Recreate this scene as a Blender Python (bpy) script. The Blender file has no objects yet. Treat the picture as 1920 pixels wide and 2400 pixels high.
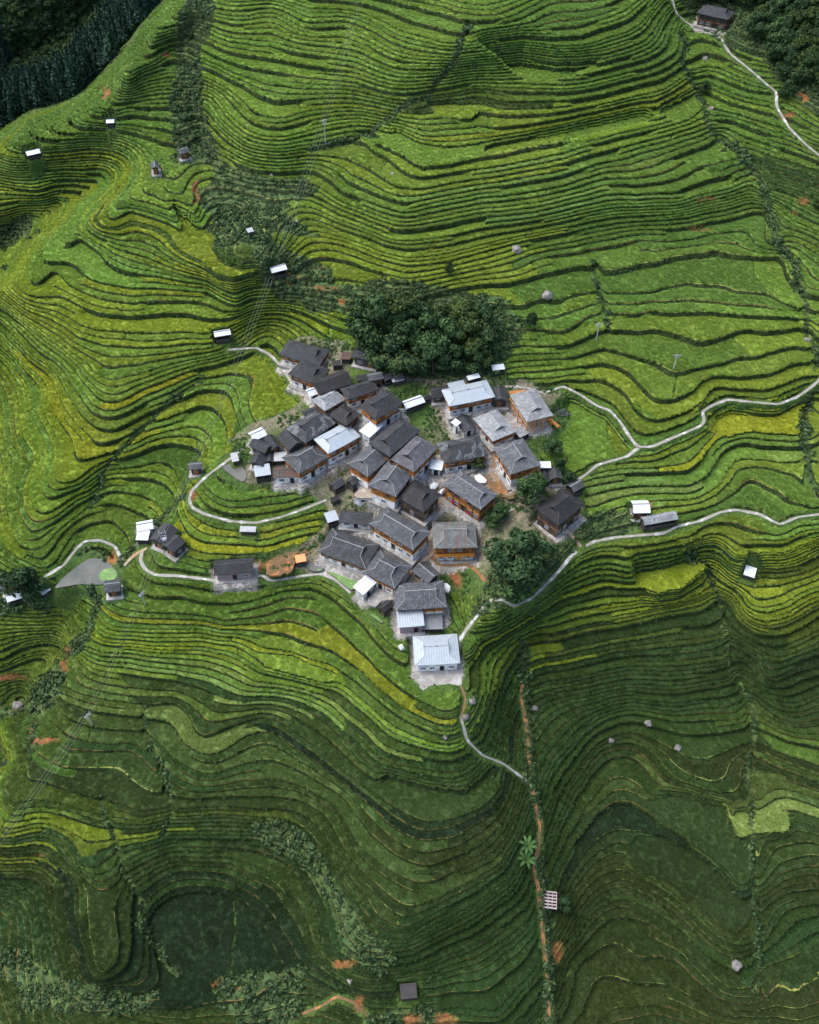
import bpy, bmesh, math, random, time
import numpy as np
from mathutils import Vector, Matrix
T0 = time.time()
R = math.radians
sc = bpy.context.scene

# ------------------------------------------------------------------ camera
CAM = np.array((0.0, -145.0, 172.0)); PITCH = R(50.0); FPX = 2247.0
cd = bpy.data.cameras.new('camera'); cam = bpy.data.objects.new('camera', cd)
sc.collection.objects.link(cam); sc.camera = cam
cam.location = CAM; cam.rotation_euler = (math.pi/2 - PITCH, 0, 0)
cd.sensor_fit = 'VERTICAL'; cd.angle_y = 2*math.atan(1200.0/FPX)
cd.clip_start = 1.0; cd.clip_end = 9000.0

# ------------------------------------------------------------------ sky, sun, exposure
SUN_EL, SUN_AZ = R(62), R(-78)          # soft overcast light from the left, a little behind the hill
w = bpy.data.worlds.new('World'); sc.world = w; w.use_nodes = True
nt = w.node_tree; nt.nodes.clear()
sky = nt.nodes.new('ShaderNodeTexSky'); sky.sky_type = 'NISHITA'; sky.sun_disc = False
sky.sun_elevation = SUN_EL; sky.sun_rotation = SUN_AZ; sky.dust_density = 3.0; sky.air_density = 1.0
bgd = nt.nodes.new('ShaderNodeBackground'); bgd.inputs[1].default_value = 0.12
wo = nt.nodes.new('ShaderNodeOutputWorld')
nt.links.new(sky.outputs[0], bgd.inputs[0]); nt.links.new(bgd.outputs[0], wo.inputs[0])
sd = bpy.data.lights.new('sun', 'SUN'); sun = bpy.data.objects.new('sun', sd); sc.collection.objects.link(sun)
sd.energy = 1.3; sd.angle = R(45); sd.color = (1.0, 0.97, 0.92)
sun.rotation_euler = (math.pi/2 - SUN_EL, 0, math.pi - SUN_AZ)
sc.view_settings.view_transform = 'Standard'; sc.view_settings.look = 'None'
sc.view_settings.exposure = 1.22; sc.view_settings.gamma = 1.0
sc.cycles.use_denoising = True
sc.cycles.max_bounces = 4; sc.cycles.diffuse_bounces = 2; sc.cycles.glossy_bounces = 2
sc.cycles.transparent_max_bounces = 4; sc.cycles.volume_bounces = 0

# ------------------------------------------------------------------ noise
def _h(ix, iy, s):
    n = (ix.astype(np.int64)*374761393 + iy.astype(np.int64)*668265263 + s*1274126177) & 0xffffffff
    n = ((n ^ (n >> 13))*1274126177) & 0xffffffff
    return ((n ^ (n >> 16)) & 0xffff)/65535.0
def vnoise(x, y, s=0):
    x = np.asarray(x, float); y = np.asarray(y, float)
    ix = np.floor(x); iy = np.floor(y); fx = x-ix; fy = y-iy
    fx = fx*fx*fx*(fx*(fx*6-15)+10); fy = fy*fy*fy*(fy*(fy*6-15)+10)
    a = _h(ix, iy, s); b = _h(ix+1, iy, s); c = _h(ix, iy+1, s); d = _h(ix+1, iy+1, s)
    return (a*(1-fx)+b*fx)*(1-fy) + (c*(1-fx)+d*fx)*fy
def hash1(k, s=0): return _h(np.asarray(k), np.asarray(k)*0+7, s)
def sstep(a, b, x):
    t = np.clip((x-a)/(b-a), 0, 1); return t*t*(3-2*t)

# ------------------------------------------------------------------ the lie of the land
# contours of the hillside: (height, points in the photograph where that height runs)
CONT = [
 (54,  [(560,30),(640,25),(712,59),(808,59),(882,89),(956,122),(1064,130),(1220,113),(1360,96),(1480,60),(1530,10)]),
 (46,  [(478,108),(541,141),(637,163),(715,174),(819,186),(919,211),(985,210),(1040,200),(1108,188),(1220,186),(1300,190),(1400,178),(1516,150),(1580,110)]),
 (41.3, [(1120,235),(1183,245),(1283,245),(1387,234),(1516,202),(1600,165)]),
 (35,  [(489,241),(511,282),(578,334),(660,347),(734,336),(853,315),(920,345),(990,390),(1130,373),(1330,335),(1500,297),(1600,265),(1650,225),(1700,250),(1830,285),(1920,320)]),
 (29.5,[(470,300),(545,371),(640,398),(722,394),(808,440),(949,486),(1004,475),(1145,449),(1300,425),(1430,390),(1600,345),(1690,310),(1730,330),(1920,390)]),
 (24,  [(468,485),(510,455),(580,465),(660,479),(734,479),(838,519),(938,553),(990,549),(1119,525),(1250,510),(1400,475),(1587,464),(1641,446),(1774,419),(1820,450),(1920,490)]),
 (17.5,[(600,652),(660,640),(730,610),(813,612),(949,645),(1042,634),(1168,601),(1221,585),(1425,545),(1583,530),(1790,500),(1840,560),(1920,590)]),
 (14,  [(556,701),(620,690),(700,680),(820,690),(960,701),(1086,675),(1197,671),(1331,642),(1379,627),(1420,650),(1500,640),(1650,615),(1820,600),(1870,690),(1930,700)]),
 (8.5, [(1100,800),(1200,812),(1346,806),(1429,790),(1575,808),(1658,825),(1742,788),(1880,775),(1910,800)]),
 (4,   [(1200,890),(1325,878),(1400,878),(1467,917),(1525,983),(1558,983),(1638,942),(1667,904),(1784,913),(1900,880),(1940,880)]),
 (0.5, [(1300,960),(1400,1010),(1490,1052),(1520,1052),(1640,1000),(1660,975),(1700,945),(1825,958),(1920,915)]),
 (-3.2,[(1380,1120),(1450,1113),(1617,1105),(1700,1025),(1775,1017),(1804,1021),(1880,960)]),
 (-6.5,[(1320,1200),(1367,1190),(1492,1165),(1617,1160),(1680,1117),(1721,1075),(1867,1071),(1930,1060)]),
 (-10, [(1240,1390),(1300,1340),(1350,1290),(1400,1268),(1555,1250),(1590,1232),(1720,1197),(1780,1207),(1825,1232),(1870,1212),(1930,1207)]),
 (-14.5,[(1100,1520),(1200,1440),(1330,1350),(1400,1320),(1480,1330),(1560,1320),(1630,1290),(1720,1300),(1840,1295),(1930,1260)]),
 # village and the slope left of it
 (6,   [(20,690),(60,720),(110,740),(160,770),(196,792),(333,804),(500,796),(560,765),(620,735),(690,752),(760,800),(850,850),(1000,890),(1120,895)]),
 (-1,  [(0,735),(50,780),(100,830),(158,884),(188,925),(217,963),(250,975),(292,967),(354,934),(459,888),(542,872),(596,872),(622,908),(600,967),(700,1020),(800,1030),(960,1070),(1110,1050),(1180,1090),(1290,1110)]),
 (-5,  [(0,775),(20,800),(60,840),(100,870),(138,933),(167,983),(200,1021),(217,1046),(250,1042),(346,996),(458,963),(500,975),(525,1008),(521,1054),(500,1090),(600,1120),(720,1110),(840,1100),(960,1150),(1080,1170),(1200,1200)]),
 (-8,  [(0,800),(42,842),(83,892),(104,954),(138,1038),(138,1096),(146,1121),(175,1121),(246,1075),(292,1067),(396,1033),(450,1042),(475,1067),(455,1110),(480,1160),(560,1190),(680,1180),(760,1160),(850,1190),(960,1230),(1060,1230)]),
 (-12, [(0,840),(30,880),(60,960),(92,1071),(75,1138),(92,1188),(108,1192),(246,1125),(292,1121),(375,1125),(408,1154),(417,1183),(430,1220),(500,1260),(620,1265),(720,1240),(800,1250),(900,1290),(1000,1310),(1100,1300)]),
 (-15.5,[(0,1000),(17,1142),(25,1225),(42,1275),(75,1283),(196,1200),(250,1188),(313,1200),(354,1208),(365,1240),(350,1270),(370,1320),(480,1345),(580,1340),(700,1320),(800,1345),(900,1370),(1000,1380),(1080,1400)]),
 (-18.5,[(0,1300),(60,1330),(110,1350),(165,1300),(200,1268),(250,1268),(285,1300),(300,1340),(320,1372),(426,1390),(528,1400),(662,1380),(749,1377),(810,1410),(870,1465),(930,1500),(990,1510),(1070,1500)]),
 # spur below the village and the bowl to its right
 (-21, [(225,1350),(235,1395),(300,1430),(426,1440),(528,1455),(662,1440),(749,1455),(810,1490),(870,1545),(925,1600),(985,1640),(1060,1650),(1095,1600),(1112,1540),(1140,1495),(1220,1450),(1310,1405),(1420,1370),(1500,1375),(1600,1340),(1640,1300),(1720,1350),(1850,1345),(1930,1310)]),
 (-25, [(205,1420),(240,1475),(341,1489),(475,1492),(548,1501),(609,1533),(700,1557),(761,1564),(841,1611),(919,1674),(1000,1715),(1060,1725),(1088,1710),(1110,1680),(1140,1600),(1160,1530),(1200,1490),(1300,1450),(1400,1420),(1540,1400),(1640,1370),(1670,1350),(1750,1420),(1850,1420),(1930,1380)]),
 (-31, [(170,1510),(200,1530),(290,1545),(366,1560),(512,1592),(571,1619),(680,1627),(754,1651),(844,1722),(903,1773),(1026,1800),(1105,1777),(1135,1740),(1155,1690),(1180,1610),(1220,1550),(1300,1520),(1420,1490),(1540,1470),(1660,1450),(1700,1420),(1760,1490),(1830,1500),(1930,1450)]),
 (-37, [(120,1600),(160,1620),(220,1640),(335,1662),(406,1655),(481,1730),(615,1686),(680,1718),(758,1769),(844,1840),(940,1900),(1002,1925),(1110,1900),(1160,1860),(1178,1800),(1195,1700),(1230,1620),(1330,1590),(1450,1565),(1600,1560),(1705,1540),(1720,1520),(1790,1590),(1930,1560)]),
 (-42, [(60,1700),(120,1710),(200,1740),(300,1760),(380,1810),(480,1850),(600,1835),(700,1845),(780,1890),(836,1980),(930,2060),(1014,2080),(1120,2030),(1185,1960),(1215,1880),(1235,1780),(1270,1700),(1340,1650),(1450,1625),(1600,1625),(1720,1600),(1745,1580),(1820,1640),(1930,1620)]),
 (-46, [(15,1830),(60,1850),(150,1870),(230,1890),(330,1910),(420,1905),(520,1900),(600,1905),(690,1918),(740,1960),(800,2050),(860,2140),(920,2185),(960,2185),(1112,2110),(1195,2035),(1235,1960),(1265,1870),(1300,1790),(1380,1700),(1480,1665),(1600,1680),(1730,1670),(1765,1640),(1850,1700),(1930,1700)]),
 (-50, [(0,1960),(90,1945),(160,1965),(200,2020),(230,1990),(320,1975),(400,1960),(500,1960),(600,1965),(680,2000),(735,2070),(766,2128),(785,2215),(860,2260),(960,2250),(1120,2180),(1210,2110),(1250,2030),(1290,1940),(1330,1850),(1400,1760),(1480,1740),(1560,1800),(1650,1850),(1740,1840),(1770,1780),(1840,1800),(1930,1830)]),
 (-53.5,[(180,2060),(200,2200),(240,2290),(290,2200),(300,2090),(345,2055),(420,2022),(540,2030),(640,2085),(705,2180),(760,2260),(860,2310),(980,2300),(1140,2260),(1230,2190),(1275,2120),(1310,2030),(1360,1940),(1430,1870),(1520,1890),(1620,1960),(1700,2040),(1750,2060),(1775,1980),(1830,1950),(1930,1960)]),
 (-57, [(100,2060),(140,2180),(190,2310),(330,2330),(440,2310),(640,2300),(760,2330),(860,2370),(1000,2380),(1180,2380),(1265,2280),(1310,2180),(1360,2080),(1430,2020),(1500,2030),(1590,2090),(1680,2180),(1760,2200),(1785,2120),(1850,2080),(1930,2080)]),
 (-61, [(30,2130),(70,2300),(110,2430),(800,2480),(1150,2480),(1300,2380),(1340,2250),(1420,2160),(1520,2160),(1600,2220),(1700,2320),(1770,2330),(1800,2260),(1930,2200)]),
 # left spur above
 (14,  [(579,679),(445,664),(330,648),(270,635),(225,590),(190,560),(160,540)]),
 (21.8,  [(608,628),(545,632),(500,612),(445,580),(404,530),(304,497),(258,474)]),
 (26.3,  [(449,488),(400,460),(360,432),(345,418)]),
]
SPOT = [  # single heights: gullies, crests, the valley behind, the far wooded slope
 (430,352,28.6),(440,400,27),(455,440,25.6),(500,560,21.2),(545,628,18.6),
 (450,60,49),(445,130,43),(438,200,38),(432,290,31.5),(480,20,54),
 (380,100,46),(330,180,41),(300,250,34),(390,250,34),(350,300,30.5),(400,20,53),
 (70,612,10.5),(15,662,7.5),(208,508,18.6),(115,576,13),(160,602,12.9),(122,632,10.8),(182,640,12.2),(215,650,12.6),(300,448,24.3),
 (285,412,17.5),(238,440,11.5),(190,468,8),(145,508,4.5),(98,540,2),(50,578,-1),(0,625,-4),
 (0,500,5),(100,455,9.5),(200,400,16),(0,420,12),(100,380,17),(200,330,23),(300,315,28),(370,315,29.5),
 (0,335,20),(80,278,25),(185,245,30),(275,155,40),(340,70,49),(-100,400,14),(-100,550,3),(-120,700,8),
 (60,235,-6),(-20,290,-4),(150,200,-6),(225,125,-3),(290,40,4),(0,100,0),(120,60,4),(0,0,9),(200,0,9),(-120,150,2),(-100,-120,18),(150,-120,18),(330,-100,24),
 (600,-100,63),(1000,0,61),(1000,-120,70),(1400,-60,62),(1300,0,59),(800,0,58.5),(700,-120,67),
 (1600,60,45),(1640,180,38.5),(1665,280,33),(1700,60,47),(1800,0,54),(1900,0,57),(1800,120,46),(1900,150,46),(1750,180,41),(1850,220,39),(1700,-80,58),(1950,-100,66),
 (1795,430,25),(1822,560,18.5),(1872,680,13.3),(1905,850,5.5),(1885,1000,-2),(1900,1130,-7.8),
 (250,1370,-20),(150,1350,-20),(210,1330,-20),(100,1400,-25),(0,1380,-25),(100,1470,-33),(0,1450,-31),(150,1520,-38),(100,1560,-42),(0,1540,-38),(60,1640,-48),(0,1640,-47),(0,1780,-50),(-100,1500,-36),(-100,1800,-56),
 (155,1440,-30),(185,1475,-29),
 (0,2050,-57),(0,2250,-62),(-100,2100,-62),(400,2150,-57.4),(500,2200,-57.6),(560,2140,-57.4),(400,2240,-57.8),(480,2130,-57.4),(560,2260,-57.8),
 (0,2500,-66),(500,2500,-63),
 (1560,2280,-62.5),(1500,2400,-65),(1700,2450,-66),(1900,2330,-62),(1500,2250,-62),(1050,1570,-21),
 (1390,1000,0.2),(1330,980,0.2),(1330,1060,0.0),(1400,1060,0.0),(1450,1040,0.2),
]
def resample(P, d):
    P = np.array(P, float); out = [P[0]]
    for a, b in zip(P[:-1], P[1:]):
        n = max(1, int(round(np.hypot(*(b-a))/d)))
        for k in range(1, n+1): out.append(a+(b-a)*k/n)
    return out
cp = []
def low(z): return z if z > -46 else -46+(z+46)*1.45     # the valley floor falls away faster
VS = 0.88                                   # metres per unit of the heights above
for z, P in CONT: cp += [(p[0], p[1], low(z)*VS) for p in resample(P, 75)]
cp += [(float(a), float(b), low(c)*VS) for a, b, c in SPOT]
cp = np.array(cp)
# drop near-duplicates
keep = []
for i in range(len(cp)):
    if all((cp[i, 0]-cp[j, 0])**2+(cp[i, 1]-cp[j, 1])**2 > 14**2 for j in keep): keep.append(i)
cp = cp[keep]
def tps_k(r2): return 0.5*r2*np.log(r2+1e-9)
XY = cp[:, :2]/1000.0; n = len(cp)
r2 = ((XY[:, None, :]-XY[None, :, :])**2).sum(-1)
K = tps_k(r2)+np.eye(n)*1.5e-4
Pm = np.hstack([np.ones((n, 1)), XY]); A = np.zeros((n+3, n+3)); A[:n, :n] = K; A[:n, n:] = Pm; A[n:, :n] = Pm.T
sol = np.linalg.solve(A, np.concatenate([cp[:, 2], np.zeros(3)]))
GS = 6.5
U0, U1, V0, V1 = -132.0, 2052.0, -108.0, 2508.0
gu = np.arange(U0, U1+1, GS); gv = np.arange(V0, V1+1, GS)
NU, NV = len(gu), len(gv)
GUU, GVV = np.meshgrid(gu, gv)                    # [v][u]
def tps_eval(u, v):
    q = np.stack([u.ravel(), v.ravel()], 1)/1000.0; out = np.empty(len(q))
    w32 = sol[:n].astype(np.float32); X32 = XY.astype(np.float32)
    for i in range(0, len(q), 20000):
        p = q[i:i+20000].astype(np.float32)
        d = (p[:, 0:1]-X32[None, :, 0])**2+(p[:, 1:2]-X32[None, :, 1])**2
        out[i:i+20000] = (0.5*d*np.log(d+1e-9))@w32 + sol[n]+q[i:i+20000]@sol[n+1:]
    return out.reshape(u.shape)
ZF = np.clip(tps_eval(GUU, GVV), -72, 82)
cP, sP = math.cos(PITCH), math.sin(PITCH)
def ray(u, v):
    u = np.asarray(u, float)-960.0; t = 1200.0-np.asarray(v, float)
    return u, FPX*cP+t*sP, -FPX*sP+t*cP
def unproj(u, v, z):                               # point of the picture at height z -> world x, y
    dx, dy, dz = ray(u, v); k = (z-CAM[2])/dz
    return CAM[0]+dx*k, CAM[1]+dy*k
def proj(x, y, z):
    X = x-CAM[0]; Y = y-CAM[1]; Z = z-CAM[2]
    f = Y*cP-Z*sP; up = Y*sP+Z*cP
    return 960.0+FPX*X/f, 1200.0-FPX*up/f
def bil(F, u, v):
    a = np.clip((np.asarray(u, float)-U0)/GS, 0, NU-1.001); b = np.clip((np.asarray(v, float)-V0)/GS, 0, NV-1.001)
    i = a.astype(int); j = b.astype(int); a = a-i; b = b-j
    return (F[j, i]*(1-a)+F[j, i+1]*a)*(1-b)+(F[j+1, i]*(1-a)+F[j+1, i+1]*a)*b
GX, GY = unproj(GUU, GVV, ZF)
print('terrain field', n, 'controls', round(time.time()-T0, 1), 's; folds', int(((GY[:-1]-GY[1:]) < 0.02).sum()), 'z', ZF.min(), ZF.max())
def ground_px(u, v):                               # where a picture point meets the smooth land
    z = bil(ZF, u, v); x, y = unproj(u, v, z); return x, y, z
# relax the few places where the land would fold over itself
for _ in range(60):
    bad = np.zeros(ZF.shape, bool); f = (GY[:-1]-GY[1:]) < 0.06; bad[:-1] |= f; bad[1:] |= f
    if not f.any(): break
    for s in (1, 2):
        b2 = bad.copy(); b2[s:] |= bad[:-s]; b2[:-s] |= bad[s:]; b2[:, s:] |= bad[:, :-s]; b2[:, :-s] |= bad[:, s:]; bad = b2
    Zp = np.pad(ZF, 2, mode='edge')
    avg = sum(Zp[2+i:2+i+NV, 2+j:2+j+NU] for i in (-2, 0, 2) for j in (-2, 0, 2))/9
    ZF = np.where(bad, avg, ZF); GX, GY = unproj(GUU, GVV, ZF)

def inpoly(P, u, v):
    P = np.array(P, float); r = np.zeros(np.shape(u), bool)
    for (x1, y1), (x2, y2) in zip(P, np.roll(P, -1, 0)):
        if y1 == y2: continue
        c = ((y1 > v) != (y2 > v)) & (u < (x2-x1)*(v-y1)/(y2-y1)+x1); r ^= c
    return r
def near(P, u, v):                                  # distance to a traced line, picture units
    P = np.array(P, float); d = np.full(np.shape(u), 1e9)
    for a, b in zip(P[:-1], P[1:]):
        e = b-a; t = np.clip(((u-a[0])*e[0]+(v-a[1])*e[1])/(e@e+1e-9), 0, 1)
        d = np.minimum(d, np.hypot(u-a[0]-t*e[0], v-a[1]-t*e[1]))
    return d
VILLAGE = [(655,835),(700,785),(810,795),(860,850),(1000,885),(1150,885),(1230,890),(1330,925),(1340,985),(1290,1040),(1262,1060),(1300,1120),(1345,1150),(1370,1175),(1380,1215),(1340,1260),(1250,1310),(1150,1330),(1130,1400),(1050,1385),(1045,1480),(1088,1605),(975,1612),(958,1500),(890,1430),(820,1385),(745,1345),(700,1340),(590,1340),(500,1350),(480,1335),(590,1300),(690,1285),(760,1235),(770,1195),(720,1150),(700,1130),(640,1140),(575,1140),(535,1030),(590,990),(640,975),(705,940)]
GREEN_IN = [[(1110,1140),(1180,1110),(1220,1150),(1170,1170)],[(900,1250),(1010,1210),(1035,1225),(1000,1240),(930,1240)],[(800,1050),(880,1030),(870,1090),(790,1130)],[(760,1200),(850,1175),(990,1230),(860,1210)]]
SCRUB = [
 [(430,-160),(520,-160),(500,40),(478,120),(470,200),(488,290),(520,360),(560,385),(640,410),(720,415),(760,435),(680,470),(690,520),(760,560),(800,640),(860,690),(830,740),(740,735),(650,690),(600,655),(540,625),(480,525),(440,440),(405,360),(395,250),(420,120)],
 [(1585,0),(1640,65),(1700,110),(1790,140),(1840,200),(1920,270),(2180,300),(2180,-160),(1560,-160)],
 [(830,690),(880,650),(1180,690),(1225,760),(1200,830),(1150,880),(1000,890),(850,850)],
 [(575,1930),(640,1915),(690,1930),(745,1990),(800,2090),(860,2180),(930,2235),(900,2290),(800,2230),(775,2130),(700,2010),(600,1965)],
 [(-260,2230),(60,2220),(120,2290),(330,2335),(440,2305),(700,2265),(860,2305),(1010,2365),(1060,2400),(1060,2560),(-260,2560)],
 [(-260,1640),(60,1650),(90,1580),(150,1530),(130,1600),(70,1700),(20,1790),(-260,1830)],
 [(1080,1460),(1130,1380),(1160,1330),(1250,1320),(1340,1240),(1400,1195),(1500,1190),(1510,1245),(1380,1262),(1300,1332),(1230,1385),(1150,1430)],
 [(60,1345),(110,1355),(200,1275),(285,1305),(282,1350),(235,1400),(215,1420),(140,1430),(60,1420),(0,1440),(-100,1440),(-100,1330)],
 [(0,530),(60,500),(120,490),(130,520),(40,590),(0,640)],
]
FOREST = [(-260,330),(-20,318),(70,262),(175,232),(262,145),(330,55),(385,-10),(440,-160),(-260,-160)]
GULLY = [  # ditches and little ravines, overgrown
 ([(735,345),(853,312),(897,278),(960,240),(1010,215),(1060,150),(1090,90),(1100,60)], 6),
 ([(1600,70),(1605,150),(1655,250),(1670,300),(1740,370),(1790,430),(1800,500),(1822,560),(1860,620),(1885,700),(1905,800),(1915,860)], 8),
 ([(1900,930),(1880,1000),(1890,1060),(1900,1130),(1920,1160)], 10),
 ([(1395,620),(1418,720),(1425,760)], 7),
 ([(470,880),(350,985),(250,1080),(200,1190)], 5),
 ([(1617,1275),(1665,1350),(1700,1440),(1717,1567),(1755,1640),(1765,1780),(1765,1900),(1765,2030),(1780,2150),(1785,2330)], 6),
 ([(1225,1500),(1235,1620),(1240,1700),(1250,1800),(1262,1900),(1258,2020),(1280,2150),(1290,2400)], 9),
 ([(215,1380),(225,1420),(195,1480),(165,1540),(140,1600),(90,1690),(60,1760)], 9),
 ([(240,1870),(265,1960),(290,2050),(330,2110),(345,2190),(420,2290)], 7),
 ([(330,1650),(340,1730),(370,1780),(400,1900),(380,1960)], 5),
 ([(290,1330),(310,1290),(370,1230),(430,1160)], 5),
]
DIRT = [  # bare red earth: picture position, radius across and down
 (1145,1110,28,30),(1160,1150,30,14),(1130,1060,12,30),(650,1320,40,14),(600,1330,20,12),(838,2350,16,22),(800,2255,30,12),(1010,2390,60,22),(1880,468,16,14),(1860,500,14,10),(1650,470,26,7),(880,700,22,9),(812,712,20,9),(1880,222,18,12),(1840,262,20,12),(1640,540,30,6),
 (452,1165,9,14),(520,2310,50,10),(1305,2230,14,40),(1530,1180,20,8),(1650,875,10,7),(85,2000,24,6),(155,1560,10,20),(165,1530,6,16),(30,1590,40,10),(270,1310,10,16),(640,1320,30,8),(1065,1355,10,20),(100,1730,40,8),(445,430,8,22),(460,460,8,18),(250,210,14,16),(385,130,14,7),(760,670,30,7),(690,640,18,4),(690,660,16,4),
]
jit = lambda s, a: (vnoise(GX/7.0, GY/7.0, s)-0.5)*a+(vnoise(GX/2.2, GY/2.2, s+1)-0.5)*a*0.4
JU, JV = GUU+jit(11, 22), GVV+jit(21, 16)
village = inpoly(VILLAGE, GUU, GVV)
scrub = np.zeros(village.shape, bool)
for P in SCRUB: scrub |= inpoly(P, JU, JV)
wild = scrub & (vnoise(GX/16, GY/9, 17) > np.where(inpoly(SCRUB[0], JU, JV), np.where(GVV < 380, .1, .27), .40)) | inpoly(SCRUB[1], GUU, GVV) | inpoly(SCRUB[2], GUU, GVV) | inpoly(SCRUB[3], GUU, GVV); scrub = wild
for P, wd in GULLY: scrub |= near(P, JU, JV) < wd
forest = inpoly(FOREST, JU, JV)
dirt = np.zeros(village.shape)
for (a, b, ra, rb) in DIRT: dirt = np.maximum(dirt, 1.15-np.hypot((JU-a)/ra, (JV-b)/rb))
dirt = np.clip(dirt*2.2*np.clip((vnoise(GX/2.4, GY/1.6, 33)-.12)*3, 0, 1), 0, 1)
def blurg(F, n):
    F = F.astype(float)
    for _ in range(n):
        P = np.pad(F, 1, mode='edge'); F = (P[:-2, 1:-1]+P[2:, 1:-1]+P[1:-1, :-2]+P[1:-1, 2:]+2*F)/6
    return F
# height with the small irregularities people and water gave it
wav = 1.25*(vnoise(GX/34, GY/34, 1)-.5)+0.8*(vnoise(GX/13, GY/13, 2)-.5)+0.30*(vnoise(GX/5, GY/5, 3)-.5)
quiet = blurg(village | inpoly([(300,2040),(460,2010),(600,2060),(690,2200),(620,2290),(420,2280),(330,2150)], GUU, GVV), 8)
H = ZF+wav*(1-0.9*np.clip(quiet, 0, 1))
for P, wd in GULLY: H -= 0.8*np.exp(-(near(P, GUU, GVV)/(wd*1.1))**2)
terr = blurg(~(village | forest), 2)                 # 1 where the slope is cut into terraces
terr = np.clip(terr*1.6-0.3, 0, 1)

# ---- flat ground under houses, yards, ponds, roads (filled by the tables below)
PADS = []        # (cx, cy, dirx, diry, half_len, half_dep, z, skirt)
def apply_pads(H, terr):
    for (cx, cy, dx, dy, hl, hd, z, sk) in PADS:
        m = (np.abs(GX-cx) < hl+hd+8) & (np.abs(GY-cy) < hl+hd+8)
        X = GX[m]-cx; Y = GY[m]-cy
        a = np.abs(X*dx+Y*dy)-hl; b = np.abs(-X*dy+Y*dx)-hd
        d = np.maximum(a, b); k = 1-sstep(0.0, sk, d)
        H[m] = H[m]*(1-k)+z*k; terr[m] = terr[m]*(1-sstep(0.0, sk+.6, -d+sk+.6))
BND = [-76.0]                                         # heights of the terrace edges: taller steps low on the hill
while BND[-1] < 75:
    z_ = BND[-1]; k_ = len(BND); BND.append(z_+(.78-.06*float(sstep(-7, 5, z_)))*(0.74+.52*float(hash1(np.array([k_]), 5)[0])))
BND = np.array(BND)
def level(h):
    k = np.clip(np.searchsorted(BND, h, side='right')-1, 0, len(BND)-2)
    return k+(h-BND[k])/(BND[k+1]-BND[k])
FB = np.array([0.0, 0.05, 0.075, 0.87])              # bund, edge of the crop, crop, bank
CROP = 0.26
WIDE = []                                             # slopes where the photograph shows broad fields
for P in ([(1290,790),(1430,750),(1600,715),(1900,720),(1920,960),(1700,930),(1640,1000),(1500,1050),(1420,960),(1330,900)], [(1090,1620),(1110,1500),(1200,1430),(1340,1320),(1560,1260),(1640,1300),(1560,1390),(1400,1420),(1240,1500),(1180,1640)]):
    P = np.array(P, float); x_, y_, _z = ground_px(P[:, 0], P[:, 1]); WIDE.append(np.stack([x_, y_], 1))
def merge_mask(x, y, kodd):
    m = sstep(0.60, 0.65, vnoise(x/26+kodd*17.3, y/26+kodd*5.1, 77)); jx = x+7*(vnoise(x/9, y/9, 78)-.5)+kodd % 7-3
    for P in WIDE: m = np.maximum(m, inpoly(P, jx, y).astype(float))
    return m
def terrace(h, lev, x, y, t, ok, kk):
    """height of the worked land for level coordinate lev inside level kk"""
    f = np.clip(lev-kk, 0, 1); odd = kk % 2 == 1
    ko = np.where(odd, kk, kk+1); m = merge_mask(x, y, ko)
    L = BND[kk]; Ln = BND[np.minimum(kk+1, len(BND)-1)]; Lp = BND[np.maximum(kk-1, 0)]
    tread = np.where(odd, L-m*(L-Lp), L)
    top = np.where(odd, Ln, Ln-m*(Ln-L))
    r = np.clip((f-0.87)/0.13, 0, 1)
    z = tread+(top-tread)*r
    c = np.clip((f-0.05)/0.025, 0, 1)*np.clip((1-f)/0.13, 0, 1)
    c = np.where(odd & (f < 0.4), np.maximum(c, m), c); c = np.where(~odd & (f > 0.4), np.maximum(c, m), c)
    bund = 0.0
    return h*(1-t)+t*(z+bund), c*t*ok*CROP
# ------------------------------------------------------------------ materials
def nmat(name):
    m = bpy.data.materials.new(name); m.use_nodes = True
    b = m.node_tree.nodes['Principled BSDF']; b.inputs['Roughness'].default_value = 0.9
    b.inputs['Specular IOR Level'].default_value = 0.25
    return m, m.node_tree, b
def N(t, typ, **kw):
    n = t.nodes.new(typ)
    for k, v in kw.items():
        if k in n.inputs: n.inputs[k].default_value = v
        else: setattr(n, k, v)
    return n
def L(t, a, b): t.links.new(a, b)
def coords(t, gen='Object'):
    return N(t, 'ShaderNodeTexCoord').outputs[gen]
def ramp(t, fac, stops):
    r = N(t, 'ShaderNodeValToRGB'); e = r.color_ramp.elements
    while len(e) < len(stops): e.new(0.5)
    for el, (p, c) in zip(e, stops): el.position = p; el.color = (*c, 1) if len(c) == 3 else c
    L(t, fac, r.inputs[0]); return r.outputs[0]
def mixc(t, fac, a, b, mode='MIX'):
    n = N(t, 'ShaderNodeMix', data_type='RGBA', blend_type=mode)
    for s, val in ((n.inputs[0], fac), (n.inputs[6], a), (n.inputs[7], b)):
        if hasattr(val, 'links') or hasattr(val, 'is_linked'): L(t, val, s)
        else: s.default_value = val if not isinstance(val, tuple) else ((*val, 1) if len(val) == 3 else val)
    return n.outputs[2]
def noise(t, vec, scale, detail=3, rough=.6, dist=0.0):
    n = N(t, 'ShaderNodeTexNoise', Scale=scale, Detail=detail, Roughness=rough, Distortion=dist); L(t, vec, n.inputs['Vector']); return n.outputs['Fac']
def bump(t, b, hgt, dist, strength=1.0):
    n = N(t, 'ShaderNodeBump', Strength=strength, Distance=dist); L(t, hgt, n.inputs['Height']); L(t, n.outputs[0], b.inputs['Normal'])
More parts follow.
